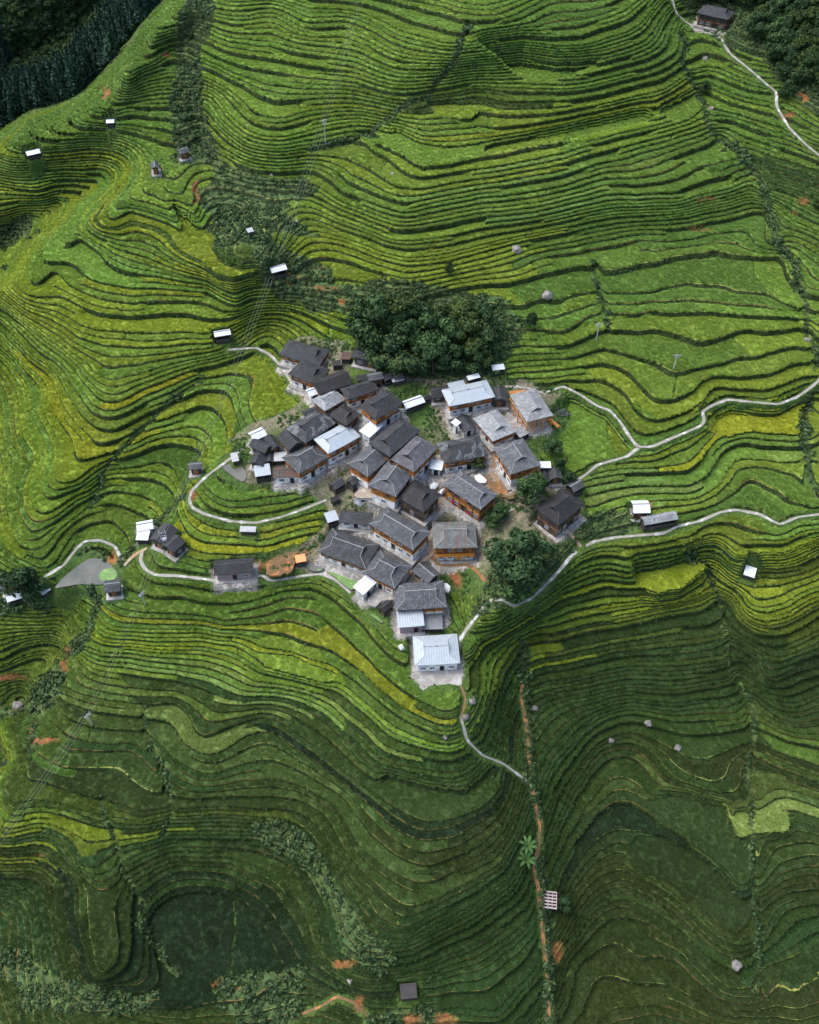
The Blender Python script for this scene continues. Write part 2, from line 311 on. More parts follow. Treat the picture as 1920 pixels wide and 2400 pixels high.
def tinted(name, speck, bumpd, lo=0.55, hi=1.5, rough=.9, sheen=0.0, fine=3.0):
    """leafy or earthy surface: the attribute 'tint' is its own colour, speckled by fine noise"""
    m, t, b = nmat(name); co = coords(t)
    at = N(t, 'ShaderNodeAttribute', attribute_name='tint').outputs['Color']
    n1 = noise(t, co, fine, 3, .7); n2 = noise(t, co, fine*.23, 3, .6); n3 = noise(t, co, .05, 2)
    mul = N(t, 'ShaderNodeMath', operation='MULTIPLY'); L(t, ramp(t, n1, [(.28, (lo,)*3), (.5, (1, 1, 1)), (.74, (hi,)*3)]), mul.inputs[0])
    L(t, ramp(t, n2, [(.3, (.78,)*3), (.7, (1.22,)*3)]), mul.inputs[1])
    c = mixc(t, 1.0, at, mul.outputs[0], 'MULTIPLY')
    hs = N(t, 'ShaderNodeHueSaturation'); L(t, c, hs.inputs['Color'])
    mr = N(t, 'ShaderNodeMapRange'); mr.inputs['From Min'].default_value = .3; mr.inputs['From Max'].default_value = .7; mr.inputs['To Min'].default_value = .485; mr.inputs['To Max'].default_value = .515
    L(t, n3, mr.inputs[0]); L(t, mr.outputs[0], hs.inputs['Hue']); L(t, hs.outputs[0], b.inputs['Base Color'])
    b.inputs['Roughness'].default_value = rough
    if sheen: b.inputs['Sheen Weight'].default_value = sheen; b.inputs['Sheen Roughness'].default_value = .45; L(t, c, b.inputs['Sheen Tint'])
    bump(t, b, n1, bumpd, 1.0); return m
M_RICE = tinted('rice_crop', 1, 0.22, .45, 1.55, fine=2.6, sheen=0.5)
M_LAND = tinted('hillside_earth_and_grass', 1, 0.30, .35, 1.6, fine=1.7)
def surf(name, base, rough=.85, var=.25, scale=1.2, bumpd=.03, fine=9.0, spec=.25, metal=0.0, second=None, secamt=.0, secscale=.6, objvar=.12):
    """plain building surface: colour with weathering in two sizes, slight difference from object to object"""
    m, t, b = nmat(name); co = coords(t); n1 = noise(t, co, scale, 4, .65); n2 = noise(t, co, fine, 3, .6)
    c = mixc(t, n1, tuple(x*(1-var) for x in base), tuple(x*(1+var) for x in base))
    if second: c = mixc(t, ramp(t, noise(t, co, secscale, 4, .6, .4), [(.5-secamt*.5, (0, 0, 0)), (.62-secamt*.4, (1, 1, 1))]) if secamt < 1 else 1.0, c, second)
    c = mixc(t, .5, c, ramp(t, n2, [(.25, (.6,)*3), (.75, (1.35,)*3)]), 'MULTIPLY')
    oi = N(t, 'ShaderNodeObjectInfo'); r = ramp(t, oi.outputs['Random'], [(0, (1-objvar,)*3), (1, (1+objvar,)*3)])
    c = mixc(t, 1.0, c, r, 'MULTIPLY'); L(t, c, b.inputs['Base Color'])
    b.inputs['Roughness'].default_value = rough; b.inputs['Specular IOR Level'].default_value = spec; b.inputs['Metallic'].default_value = metal
    if bumpd: bump(t, b, n2, bumpd, .8)
    return m
def tiles(name, base, moss, var=.35, period=.28, pale=None, mossamt=.25, streak=0.0):
    """clay tile roof: rows of tiles running down the slope, weathered in patches"""
    m, t, b = nmat(name); co = coords(t); sep = N(t, 'ShaderNodeSeparateXYZ'); L(t, co, sep.inputs[0])
    w = N(t, 'ShaderNodeTexWave', wave_type='BANDS', bands_direction='X', wave_profile='SIN', Scale=1/period*.32, Distortion=.6, Detail=1); L(t, co, w.inputs['Vector'])
    w2 = N(t, 'ShaderNodeTexWave', wave_type='BANDS', bands_direction='Y', wave_profile='SAW', Scale=1/period*.22, Distortion=.8, Detail=1); L(t, co, w2.inputs['Vector'])
    vo = N(t, 'ShaderNodeTexVoronoi', Scale=2.3, Randomness=1.0); L(t, co, vo.inputs['Vector'])
    n1 = noise(t, co, .55, 4, .7); n2 = noise(t, co, 4.5, 3, .7)
    c = mixc(t, n2, tuple(x*(1-var) for x in base), tuple(x*(1+var) for x in base))
    bw = N(t, 'ShaderNodeRGBToBW'); L(t, vo.outputs['Color'], bw.inputs[0]); c = mixc(t, .55, c, bw.outputs[0], 'SOFT_LIGHT')
    c = mixc(t, ramp(t, n1, [(.62-mossamt, (0, 0, 0)), (.78-mossamt*.6, (1, 1, 1))]), c, moss)
    if pale: c = mixc(t, ramp(t, noise(t, co, .35, 5, .75, .8), [(.52, (0, 0, 0)), (.58, (1, 1, 1))]), c, pale)
    if streak:
        ns = N(t, 'ShaderNodeTexNoise', Scale=1.0, Detail=3); mp = N(t, 'ShaderNodeMapping'); mp.inputs['Scale'].default_value = (1.2, .15, .15); L(t, co, mp.inputs[0]); L(t, mp.outputs[0], ns.inputs['Vector'])
        c = mixc(t, ramp(t, ns.outputs['Fac'], [(.5, (0, 0, 0)), (.6, (streak,)*3)]), c, (.20, .11, .10))
    c = mixc(t, .55, c, ramp(t, w.outputs['Fac'], [(0, (.45,)*3), (1, (1.35,)*3)]), 'MULTIPLY')
    oi = N(t, 'ShaderNodeObjectInfo'); c = mixc(t, 1.0, c, ramp(t, oi.outputs['Random'], [(0, (.82,)*3), (1, (1.2,)*3)]), 'MULTIPLY')
    L(t, c, b.inputs['Base Color']); b.inputs['Roughness'].default_value = .8; b.inputs['Specular IOR Level'].default_value = .3
    ad = N(t, 'ShaderNodeMath', operation='ADD'); L(t, w.outputs['Fac'], ad.inputs[0]); L(t, w2.outputs['Fac'], ad.inputs[1]); bump(t, b, ad.outputs[0], .06, .9); return m
def sheet(name, base, period=.55, stain=(.3, .3, .3), amt=.15, rough=.45):
    """ribbed metal or cement sheet"""
    m, t, b = nmat(name); co = coords(t)
    w = N(t, 'ShaderNodeTexWave', wave_type='BANDS', bands_direction='X', wave_profile='SIN', Scale=1/period*.32); L(t, co, w.inputs['Vector'])
    n1 = noise(t, co, .8, 4, .7); n2 = noise(t, co, 6, 2)
    c = mixc(t, ramp(t, n1, [(.6-amt, (0, 0, 0)), (.85, (.7,)*3)]), base, stain)
    c = mixc(t, .22, c, ramp(t, w.outputs['Fac'], [(0, (.55,)*3), (1, (1.25,)*3)]), 'MULTIPLY')
    c = mixc(t, .3, c, ramp(t, n2, [(.3, (.7,)*3), (.7, (1.2,)*3)]), 'MULTIPLY')
    L(t, c, b.inputs['Base Color']); b.inputs['Roughness'].default_value = rough; b.inputs['Specular IOR Level'].default_value = .4
    bump(t, b, w.outputs['Fac'], .04, .7); return m
RM = dict(dark=tiles('dark_clay_tile', (.052,.056,.063), (.042,.043,.042)), dark2=tiles('weathered_clay_tile', (.092,.098,.106), (.052,.056,.058)),
  brown=tiles('brown_black_tile', (.040,.039,.040), (.028,.028,.029)), grey=tiles('grey_clay_tile', (.118,.126,.136), (.075,.080,.086)),
  light=tiles('pale_grey_tile', (.26,.275,.285), (.19,.20,.21), mossamt=.15), mauve=tiles('mauve_grey_tile', (.150,.145,.162), (.095,.093,.104)),
  patchy=tiles('patchy_clay_tile', (.058,.062,.068), (.042,.044,.047), pale=(.155,.17,.172)), slate=tiles('slate_tile', (.092,.098,.108), (.070,.074,.080), var=.2, mossamt=.1, period=.4),
  streak=tiles('red_streaked_tile', (.17,.185,.18), (.115,.13,.125), streak=.4), rust=tiles('rusty_old_tile', (.085,.075,.068), (.12,.07,.05)),
  metal=sheet('blue_grey_metal_sheet', (.36,.41,.45), .6, (.25,.29,.32)), white=sheet('white_metal_sheet', (.66,.70,.75), .5, (.45,.48,.5)), ribbed=sheet('silvery_ribbed_sheet', (.42,.44,.46), .45, (.16,.16,.16), .3),
  corr=sheet('dark_corrugated_sheet', (.17,.185,.20), .5, (.1,.1,.11)), orange=sheet('orange_sheet', (.85,.30,.11), .5, (.6,.25,.12)), slat=surf('dark_slats', (.05,.048,.05)))
M_WOOD = surf('brown_planks', (.40,.155,.038), var=.35, scale=2.5, second=(.17,.08,.035), secamt=.2)
M_OLDW = surf('old_grey_planks', (.105,.085,.070), var=.4, scale=2.5, second=(.05,.045,.04), secamt=.3)
M_PLAST = surf('white_plaster', (.80,.79,.77), var=.1, scale=.9, second=(.52,.50,.47), secamt=.12)
M_PINK = surf('pinkish_brick', (.36,.24,.25), var=.25, fine=14)
M_CONC = surf('concrete', (.40,.39,.375), var=.22, scale=.5, second=(.26,.25,.235), secamt=.25)
M_PALE = surf('pale_ridge_mortar', (.30,.31,.32), var=.2)
M_TIMB = surf('fresh_timber', (.62,.28,.09), var=.25)
M_BEAM = surf('orange_beam', (.62,.27,.05), var=.25)
M_RED = surf('red_cloth', (.45,.02,.04), var=.2)
M_DARK = surf('dark_opening', (.020,.022,.025), bumpd=0)
M_FRAME = surf('painted_window_frame', (.55,.57,.58), var=.1)
gm, gt, gb = nmat('window_glass'); gb.inputs['Base Color'].default_value = (.045,.06,.065,1); gb.inputs['Roughness'].default_value = .12; gb.inputs['Specular IOR Level'].default_value = .6; M_GLASS = gm
# ------------------------------------------------------------------ houses: eave corners read off the photograph
ZO = dict(A=(640,780,.2319), B=(1000,860,.2319), C=(540,960,.2319), D=(900,1100,.2319), E=(700,1260,.2435), F=(280,1180,.2435), G=(0,1200,.2435),
          T=(1400,0,.3015), U=(0,0,.371), W=(0,600,.4174), V=(400,0,.371), Y=(1200,1150,.4174), Q=(600,1560,.3942), N=(0,0,1.0))
def zp(z, x, y): a = ZO[z]; return a[0]+x*a[2], a[1]+y*a[2]
# name; zoom; front eave A, B; third corner and the end it belongs to; foot of the front wall; style; roof shape; roof material; label
HS = """
long_house;A;72,215;462,322;B575,185;250,345;T2;hg;dark;long dark-tiled house at the top left corner of the village, beside the green field
wooden_house;A;170,412;432,518;B562,378;300,560;T2;hg;dark;wooden house with white ground floor just below the long top left house
old_house;A;478,612;790,505;B715,385;640,600;W2;g;brown;brown-black weathered roof between the second top left house and the grove side
small_shed;A;850,490;965,470;B940,415;905,500;S;g;dark;small dark-roofed shed uphill of the roof with a pale metal patch
metal_shed;A;372,648;482,605;A348,570;430,662;P1;g;white;small white-roofed shed at the edge of the big green field
wooden_house;A;525,780;718,668;A405,682;640,795;T2;hg;light;house with pale grey tile roof and brown wooden front below the small white shed
wooden_house;A;760,668;1055,568;A637,592;930,712;T2;hg;dark;dark-roofed house with white upper windows and a pale metal patch on its roof end
old_house;A;745,928;872,825;A583,832;820,935;W2;hg;brown;dark square roof in the hollow between the pale tile house and the grey metal house
wooden_house;A;1040,868;1303,710;A862,752;1190,905;T2;hg;dark;big dark-tiled house with white-trimmed eaves above the ribbed white shed
metal_shed;A;1345,770;1540,700;A1310,690;1450,790;S;g;white;white metal roof on a shed between two dark roofs in mid village
metal_shed;A;975,1060;1118,932;A880,992;1060,1085;P1;m;white;white lean-to with dark slits in its roof below the big white-trimmed house
long_house;A;1180,1240;1475,985;A970,1130;1345,1185;W2;hg;dark;very long dark ridge roof in the middle of the village
wooden_house;A;955,1443;1178,1250;A757,1336;1080,1480;T2;hg;grey;grey striped roof with pale ridge and hip lines, lower end of the long row
long_house;A;1425,1395;1655,1160;A1197,1290;1560,1375;P2;hg;mauve;mottled mauve-grey long roof right of the long dark ridge
wooden_house;A;1235,1646;1415,1400;A982,1540;1335,1655;T2;hg;grey;grey-tiled house with orange wood gable next to the flat round concrete roof
old_house;D;400,420;560,258;A150,280;490,425;W2;hg;brown;black-brown low roof above the curved vegetable bed
long_house;A;328,1108;632,905;A155,965;490,1085;W2;hg;patchy;long roof with grey worn patches along the field edge
old_house;C;592,405;750,330;A475,285;690,405;W2;g;dark;dark gable roof with a small white box on its eave, left side of village
wooden_house;A;562,1212;868,1045;A385,1100;710,1255;T2;hg;metal;house with smooth pale blue-grey metal roof on the left side of the village
wooden_house;A;262,1415;542,1257;A97,1268;420,1440;T2;hg;dark2;weathered grey roof with broad white ground floor above the left garden terraces
old_house;C;430,690;700,680;B620,580;570,745;P1;g;rust;low house with rusty flat roof and pink wall by the fish pond row
metal_shed;C;250,680;412,655;A243,575;330,740;S;m;metal;small blue-grey sheet roof over a shed next to the left pond
old_house;C;200,535;320,560;B345,455;260,575;W1;g;dark;little dark barn next to the left pond
metal_shed;C;440,522;575,515;A440,440;510,545;S;m;ribbed;ribbed white corrugated sheet roof left of the weathered grey roof
metal_shed;C;240,318;375,255;A165,245;310,335;P1;g;white;pale roof at the far left tip of the village beside the rice
old_house;C;345,430;410,365;A245,320;390,440;W1;g;dark;narrow dark roof just below the pale left tip roof
old_house;C;425,400;500,370;A370,290;470,415;W1;g;dark;small dark roof squeezed between left barns
small_shed;C;1055,815;1170,745;A970,760;1110,840;S;g;dark;small tiled shed on stilts, left of the grey striped house
small_shed;C;1235,770;1325,700;A1155,720;1290,805;S;g;dark;second little tiled shed directly under the grey striped house
metal_shed;C;985,1145;1100,1110;A945,1055;1040,1200;S;m;metal;square blue-grey metal roof on posts at the left end of the curved dark row
old_house;C;1095,1140;1430,1170;B1535,1050;1260,1195;P1;g;dark;curved low dark row house with one white strip across its roof
wooden_house;N;870,1228;968,1287;B1009,1251;919,1283;T2;hg;grey;grey-tiled white house with bright orange beam band, corner towards the viewer
long_house;E;200,130;640,285;B812,90;420,262;T2;hg;dark2;broad dark roof with darker patch beside the duckweed ponds
wooden_house;E;632,330;920,478;B1095,290;770,475;P2;hg;slate;slate-grey striped roof downhill of the duckweed ponds
small_shed;E;1245,432;1350,350;A1125,310;1310,425;W1;g;slate;lone small slate roof enclosed by a loop of red path
wooden_house;D;515,790;930,780;B918,535;720,925;B2;hg;streak;house with reddish streaked tile roof, orange balcony and white ground floor facing the viewer
long_house;E;945,690;1412,660;B1400,425;1300,765;P2;hg;slate;large slate roof with white ridge lines above the metal annexes
metal_house;E;970,855;1197,835;B1190,685;1080,930;K1;m;metal;pale metal annex roof with pinkish brick wall
metal_shed;E;1185,885;1390,880;B1380,740;1290,918;S;m;corr;dark corrugated lean-to beside the pink-walled annex
metal_house;E;1120,1235;1557,1210;A1098,950;1350,1312;P1;hg;metal;lowest house of the village, pale blue metal hip roof and white front with yard
metal_shed;E;622,553;752,430;A517,485;700,575;P1;m;white;white flat-roofed shed below the duckweed pond
small_shed;E;820,725;920,650;A778,655;880,725;S;g;brown;small dark thatched shed at the corner of the concrete yard
metal_house;B;235,390;677,298;A168,232;480,440;T2;hg;metal;large blue-grey metal roof with orange and white front near the grove
wooden_house;B;488,525;675,742;B897,657;585,680;T2;hg;light;pale grey tiled house with raised ridge ends, below the timber frame house
wooden_house;B;690,820;855,1075;B1140,990;780,1095;T2;hg;grey;grey tiled house with amber plank end wall beside the red yard
wooden_house;B;185,1190;545,1430;B735,1315;370,1450;W2;hg;slate;three-storey wooden house with near-black roof and red banners
wooden_house;B;190,965;600,890;A150,770;400,1035;T2;hg;patchy;wide patchy tiled house facing the red dirt yard
unfinished_house;B;858,290;1020,550;B1265,488;962,610;X;hg;light;unfinished house of bare orange timbers under a pale tile roof
metal_shed;B;945,715;1045,665;A895,645;1000,735;S;m;light;little pale sheet roof tucked beside the bare timber house
small_shed;B;370,665;510,620;A300,520;440,695;P1;g;dark;small dark gabled shed with pinkish wall in the middle lane
metal_shed;B;300,600;350,560;A260,550;330,645;P1;m;white;tiny white roof against the dark gabled shed
metal_shed;B;25,1025;155,1045;B160,955;95,1095;P1;m;white;white square-roofed hut on white walls by the steep central lane
old_house;B;1330,1590;1580,1390;A1180,1390;1450,1610;W2;hg;brown;dilapidated dark barn with exposed rafters at the right edge of the village
small_shed;B;1490,1270;1600,1205;A1405,1190;1550,1295;S;g;dark2;small grey roof at the corner where the right path enters the village
metal_shed;B;1150,1020;1260,1020;B1245,960;1200,1065;S;m;white;bright white small roof behind the amber-planked house
small_shed;B;1260,1130;1362,1125;B1350,1040;1310,1165;W1;g;dark;small dark shed behind the round tree, by the rice field
metal_shed;B;230,215;395,180;A228,165;310,222;S;m;metal;flat grey sheet roof behind the large blue-grey metal roof
old_house;B;70,310;230,285;A60,215;150,330;W1;g;brown;dark roof left of the large blue-grey metal roof under the grove
small_shed;B;670,345;815,340;A650,225;740,395;W1;g;dark;thatch-dark low shed between metal house and timber frame
small_shed;B;425,135;545,102;A425,112;490,165;S;m;white;thin white-edged shelter at the foot of the grove
metal_shed;B;670,35;795,20;A665,-15;735,85;S;m;white;lone hut with pale roof at the right foot of the grove
old_house;A;810,235;1035,285;B1040,205;930,335;W1;g;dark;grey barn at the left foot of the grove
small_shed;A;683,265;780,270;B785,205;735,290;S;m;rust;open rusty lattice shelter uphill of the village
small_shed;A;980,480;1105,455;A965,420;1040,525;W2;g;dark2;tall narrow barn with brown plank front below the grove
small_shed;A;1130,490;1220,450;A1095,430;1180,530;S;g;dark;left of the twin small sheds near the grove path
small_shed;A;1225,465;1320,450;B1300,395;1290,520;S;g;dark;right of the twin small sheds near the grove path
small_shed;A;1530,690;1610,660;B1590,610;1570,712;S;g;brown;tiny dark shed right of the white metal shed in mid village
small_shed;A;600,335;690,330;B680,280;640,352;S;m;dark;small slanted roof behind the long top left house
metal_shed;G;1320,190;1480,160;A1310,100;1400,215;P1;g;white;upper of two joined white roofs at the left path fork
metal_shed;G;1305,268;1425,272;B1440,185;1370,310;S;m;white;lower of two joined white roofs at the left path fork
old_house;F;305,340;430,395;B510,240;360,410;W1;g;dark;dark barn roof right of the two joined white roofs
old_house;F;430,400;520,460;B590,350;470,470;W1;g;dark;lower dark barn roof beside the transformer platform
small_shed;G;1018,765;1148,750;A1015,670;1085,802;W1;g;dark2;grey-roofed hut at the outlet of the left pond
old_house;G;10,735;160,690;A-20,660;90,770;W1;g;dark2;grey barn at the left edge of the picture behind the round tree
metal_shed;G;70,870;218,825;A42,785;150,910;S;g;white;white roofed hut on posts at the left edge of the picture
metal_shed;G;410,800;490,745;A385,780;460,815;S;m;white;scrap of white roof right of the round tree by the pond
long_house;F;925,680;1275,650;B1278,530;1100,722;K1;g;dark;long dark barn with pink brick base on the lower left path
metal_shed;C;665,1550;768,1530;A645,1480;720,1590;S;m;orange;small bright orange-roofed hut on bare red earth
small_shed;F;1155,270;1310,275;B1310,225;1230,285;S;m;ribbed;low silvery sheet shelter below the curved path
metal_shed;W;1205,455;1298,440;A1190,425;1250,515;S;g;white;white-roofed open hut on stilts above the left terraces
metal_shed;V;640,1725;738,1700;A617,1690;690,1785;S;g;white;white-roofed hut on the overgrown slope under the power line
metal_shed;Y;690,120;770,118;A673,62;730,150;W1;g;white;upper white roof of the pair beside the right path
metal_house;Y;745,195;935,160;A735,145;840,222;S;g;light;longer pale roof of the pair beside the right path
metal_shed;Y;1300,470;1362,490;B1390,445;1335,505;S;m;white;single white roof alone in the right terraces
metal_shed;U;670,778;722,775;A662,755;695,812;S;g;white;white hut high on the far left slope
metal_shed;U;172,985;258,965;A165,955;212,1010;S;g;white;double white roof hut lower on the far left slope
small_shed;W;1065,1195;1128,1190;A1060,1165;1095,1222;W1;g;dark2;small grey hut beside the path left of the fish pond
small_shed;C;20,530;90,515;A0,450;55,560;S;m;ribbed;grey sheet shelter on stilts over the fish pond corner
wooden_house;T;785,100;1015,150;B1100,105;890,215;W2;hg;dark;lone dark timber house on pinkish base in the top right corner
small_shed;U;962,1065;1000,1060;A960,1035;982,1085;W1;g;dark2;tiny dark hut on the left ridge path
small_shed;U;1142,970;1190,955;A1140,945;1168,982;W1;g;dark2;tiny dark hut in the gully under the main hill
small_shed;V;490,1470;528,1460;A488,1445;512,1482;S;m;ribbed;tiny sheet roof on the scrubby slope
small_shed;Q;862,1985;960,1975;A862,1895;915,2010;S;m;slat;dark slatted roof hut at the bottom of the picture
small_shed;C;355,535;440,530;A352,455;400,548;S;g;dark;dark roof between the little barn and the ribbed white sheet
small_shed;C;1030,940;1115,905;A1010,900;1080,948;S;m;brown;low ramshackle lean-to left of the rounded concrete roof
small_shed;B;1165,1165;1250,1160;B1250,1060;1210,1180;S;g;dark;grey shed squeezed behind the round dark tree
old_house;A;330,850;475,800;A285,800;400,858;W1;g;dark;small black roof between the pale tile house and the field edge
metal_shed;A;775,742;850,715;A770,705;810,760;S;m;white;tiny white canopy against the house with white upper windows
small_shed;A;1210,500;1330,475;A1205,470;1270,520;S;m;ribbed;silvery scrap lean-to below the twin small sheds
"""
class House: pass
def rng0(h): return (len(h.label) % 5)*.35
HOUSES = []
ZS = 0.78
def pt(s, z):
    a, b = s.split(','); return zp(z, float(a), float(b))
for ln_ in HS.strip().split('\n'):
    nm, z, a, b, s, g, st, rf, rm, lb = ln_.split(';')
    h = House(); h.name, h.style, h.shape, h.rmat, h.label = nm, st, rf, rm, lb
    end, s = s[0], s[1:]
    a, b, s, g = pt(a, z), pt(b, z), pt(s, z), pt(g, z)
    gx, gy, gz = ground_px(*g); h.z0 = float(gz)
    ov = 0.25 if st in ('S', 'X') else 0.6
    best = None
    for Hh in np.arange(1.6, 7.01, 0.05):
        A_ = np.array(unproj(*a, gz+Hh)); B_ = np.array(unproj(*b, gz+Hh)); d = (B_-A_)/np.hypot(*(B_-A_)); nn = np.array((d[1], -d[0]))
        e = abs((0.5*(A_+B_)-np.array((gx, gy)))@nn-ov)
        if best is None or e < best[0]: best = (e, Hh)
    lo, hi = {'S': (1.7, 2.9), 'P1': (2.3, 3.6), 'W1': (2.1, 3.2), 'K1': (2.4, 3.4)}.get(st, (3.3, 5.6))
    h.H = float(min(max(best[1], lo), hi)); h.fit = best
    A_ = np.array(unproj(*a, gz+h.H)); B_ = np.array(unproj(*b, gz+h.H)); S_ = np.array(unproj(*s, gz+h.H))
    d = B_-A_; h.L = float(np.hypot(*d)); d = d/h.L; h.L += .7*(st not in ('S', 'P1')); nn = np.array((-d[1], d[0]))      # nn points to the back
    h.D = float(max(1.5, abs((S_-(A_ if end == 'A' else B_))@nn)))
    c = 0.5*(A_+B_)+nn*h.D/2; h.D += .7*(st not in ('S', 'P1'))
    h.c, h.d = c, d; h.ang = math.atan2(d[1], d[0]); h.ov = ov
    HOUSES.append(h)
    e_ = 0.0 if st in ('S', 'W1') else .3; PADS.append((c[0], c[1], d[0], d[1], h.L/2+e_, h.D/2+e_, h.z0, .7 if st in ('S', 'W1') else 1.2))

yard = np.zeros(GX.shape)                             # trodden and concreted ground round the houses
for h in HOUSES:
    X_ = GX-h.c[0]; Y_ = GY-h.c[1]; a = np.abs(X_*h.d[0]+Y_*h.d[1])-h.L/2; b = -(-X_*h.d[1]+Y_*h.d[0])-h.D/2
    if h.style in ('S', 'W1'): continue
    yard = np.maximum(yard, (a < .8) & (b < .9+rng0(h)) & (b > -h.D))
# ------------------------------------------------------------------ ponds: level ground where the water stands
def zpoly(z, s): return [zp(z, *map(float, p.split(','))) for p in s.split()]
PONDS = [
 ('pond', zpoly('G', '500,745 560,690 640,600 760,510 830,455 920,435 1000,460 1060,500 1130,570 1150,640 1010,690 900,705 780,690 660,710'), 'grey muddy pond with a green duckweed corner left of the village'),
 ('pond', zpoly('C', '-90,560 -30,520 60,545 170,610 165,700 130,740 60,700 0,650 -70,610'), 'still green-grey fish pond at the left tip of the village'),
 ('pond', zpoly('C', '760,1570 850,1520 930,1530 980,1570 960,1620 850,1640 790,1620'), 'small pale pond beside the orange-roofed hut'),
 ('pond', zpoly('E', '240,320 370,290 610,385 520,525 330,365'), 'bright green duckweed pond below the broad dark roof'),
 ('pond', zpoly('E', '620,690 690,650 810,760 835,835 780,815'), 'narrow duckweed strip at the foot of the concrete yard'),
]
WEED = [(0, zpoly('G', '930,640 960,570 1050,530 1110,540 1140,600 1135,640 1010,678')), (3, zpoly('E', '243,320 369,293 606,386 520,520 330,362')), (4, zpoly('E', '623,690 689,653 807,761 831,830 780,811')), (2, zpoly('C', '850,1600 900,1590 950,1605 930,1630 850,1636'))]
pond_z = []
for nm, P, lb in PONDS:
    P_ = np.array(P); c_ = P_.mean(0); zc = float(np.median(bil(ZF, P_[:, 0], P_[:, 1])))
    pond_z.append(zc)
    # the shape of the pond as it lies on the level water
    bx, by = unproj(P_[:, 0], P_[:, 1], zc)
    ins = inpoly(np.stack([bx, by], 1), GX, GY); soft = np.clip(blurg(ins, 5)*2.2, 0, 1)
    H = H*(1-soft)+(zc+.10)*soft; H = np.where(ins, zc-.35, H); terr = np.where(soft > .03, 0, terr)

# level yards
YARDS = [
 ('concrete', zpoly('E', '1145,1235 1560,1220 1578,1440 1490,1405 1260,1425 1190,1480 1150,1400'), 'pale concrete yard in front of the lowest house'),
 ('concrete', zpoly('E', '690,560 770,480 925,560 915,600 800,600 745,670 650,640'), 'stained concrete yard below the slate-grey striped roof'),
 ('pale', zpoly('B', '790,1400 850,1345 920,1360 910,1420 860,1460 790,1470'), 'round pale threshing floor above the huge village tree'),
 ('soil', zpoly('C', '350,1570 450,1490 560,1450 800,1400 860,1400 800,1450 650,1480 660,1560 620,1640 450,1690 350,1670'), 'bare orange earth yard around the orange-roofed hut'),
 ('concrete', zpoly('C', '700,735 790,700 1000,580 985,560 880,625 700,690'), 'white concrete terrace in front of the weathered grey roof'),
 ('concrete', zpoly('B', '420,1040 600,985 575,1010 440,1075 250,1125 230,1090'), 'concrete yard in front of the patchy tiled house'),
 ('soil', zpoly('B', '600,1000 680,960 700,1050 780,1180 850,1230 900,1260 880,1330 780,1320 700,1270 620,1200 590,1100'), 'red dirt yard below the amber-planked house'),
 ('pale', zpoly('B', '720,440 800,470 900,600 880,640 830,600 780,520 700,450'), 'pale gravelled strip left of the unfinished timber house'),
]
yard_z = []
for nm, P, lb in YARDS:
    P_ = np.array(P); zc = float(np.median(bil(ZF, P_[:, 0], P_[:, 1]))); yard_z.append(zc); bx, by = unproj(P_[:, 0], P_[:, 1], zc); Q_ = np.stack([bx, by], 1)
    for (cx, cy, ax, ay, hl, hd, pz, sk) in PADS:      # a yard lies level with the house it belongs to
        if any(abs((q[0]-cx)*ax+(q[1]-cy)*ay) < hl+.3 and abs(-(q[0]-cx)*ay+(q[1]-cy)*ax) < hd+1.0 for q in Q_) and abs(pz-zc) < .9 and lb.find('earth') < 0: zc = pz; yard_z[-1] = zc; break
    bx, by = unproj(P_[:, 0], P_[:, 1], zc); ins = inpoly(np.stack([bx, by], 1), GX, GY); soft = np.clip(blurg(ins, 3)*2.0, 0, 1)
    H = H*(1-soft)+zc*soft; terr = np.where(soft > .05, 0, terr)
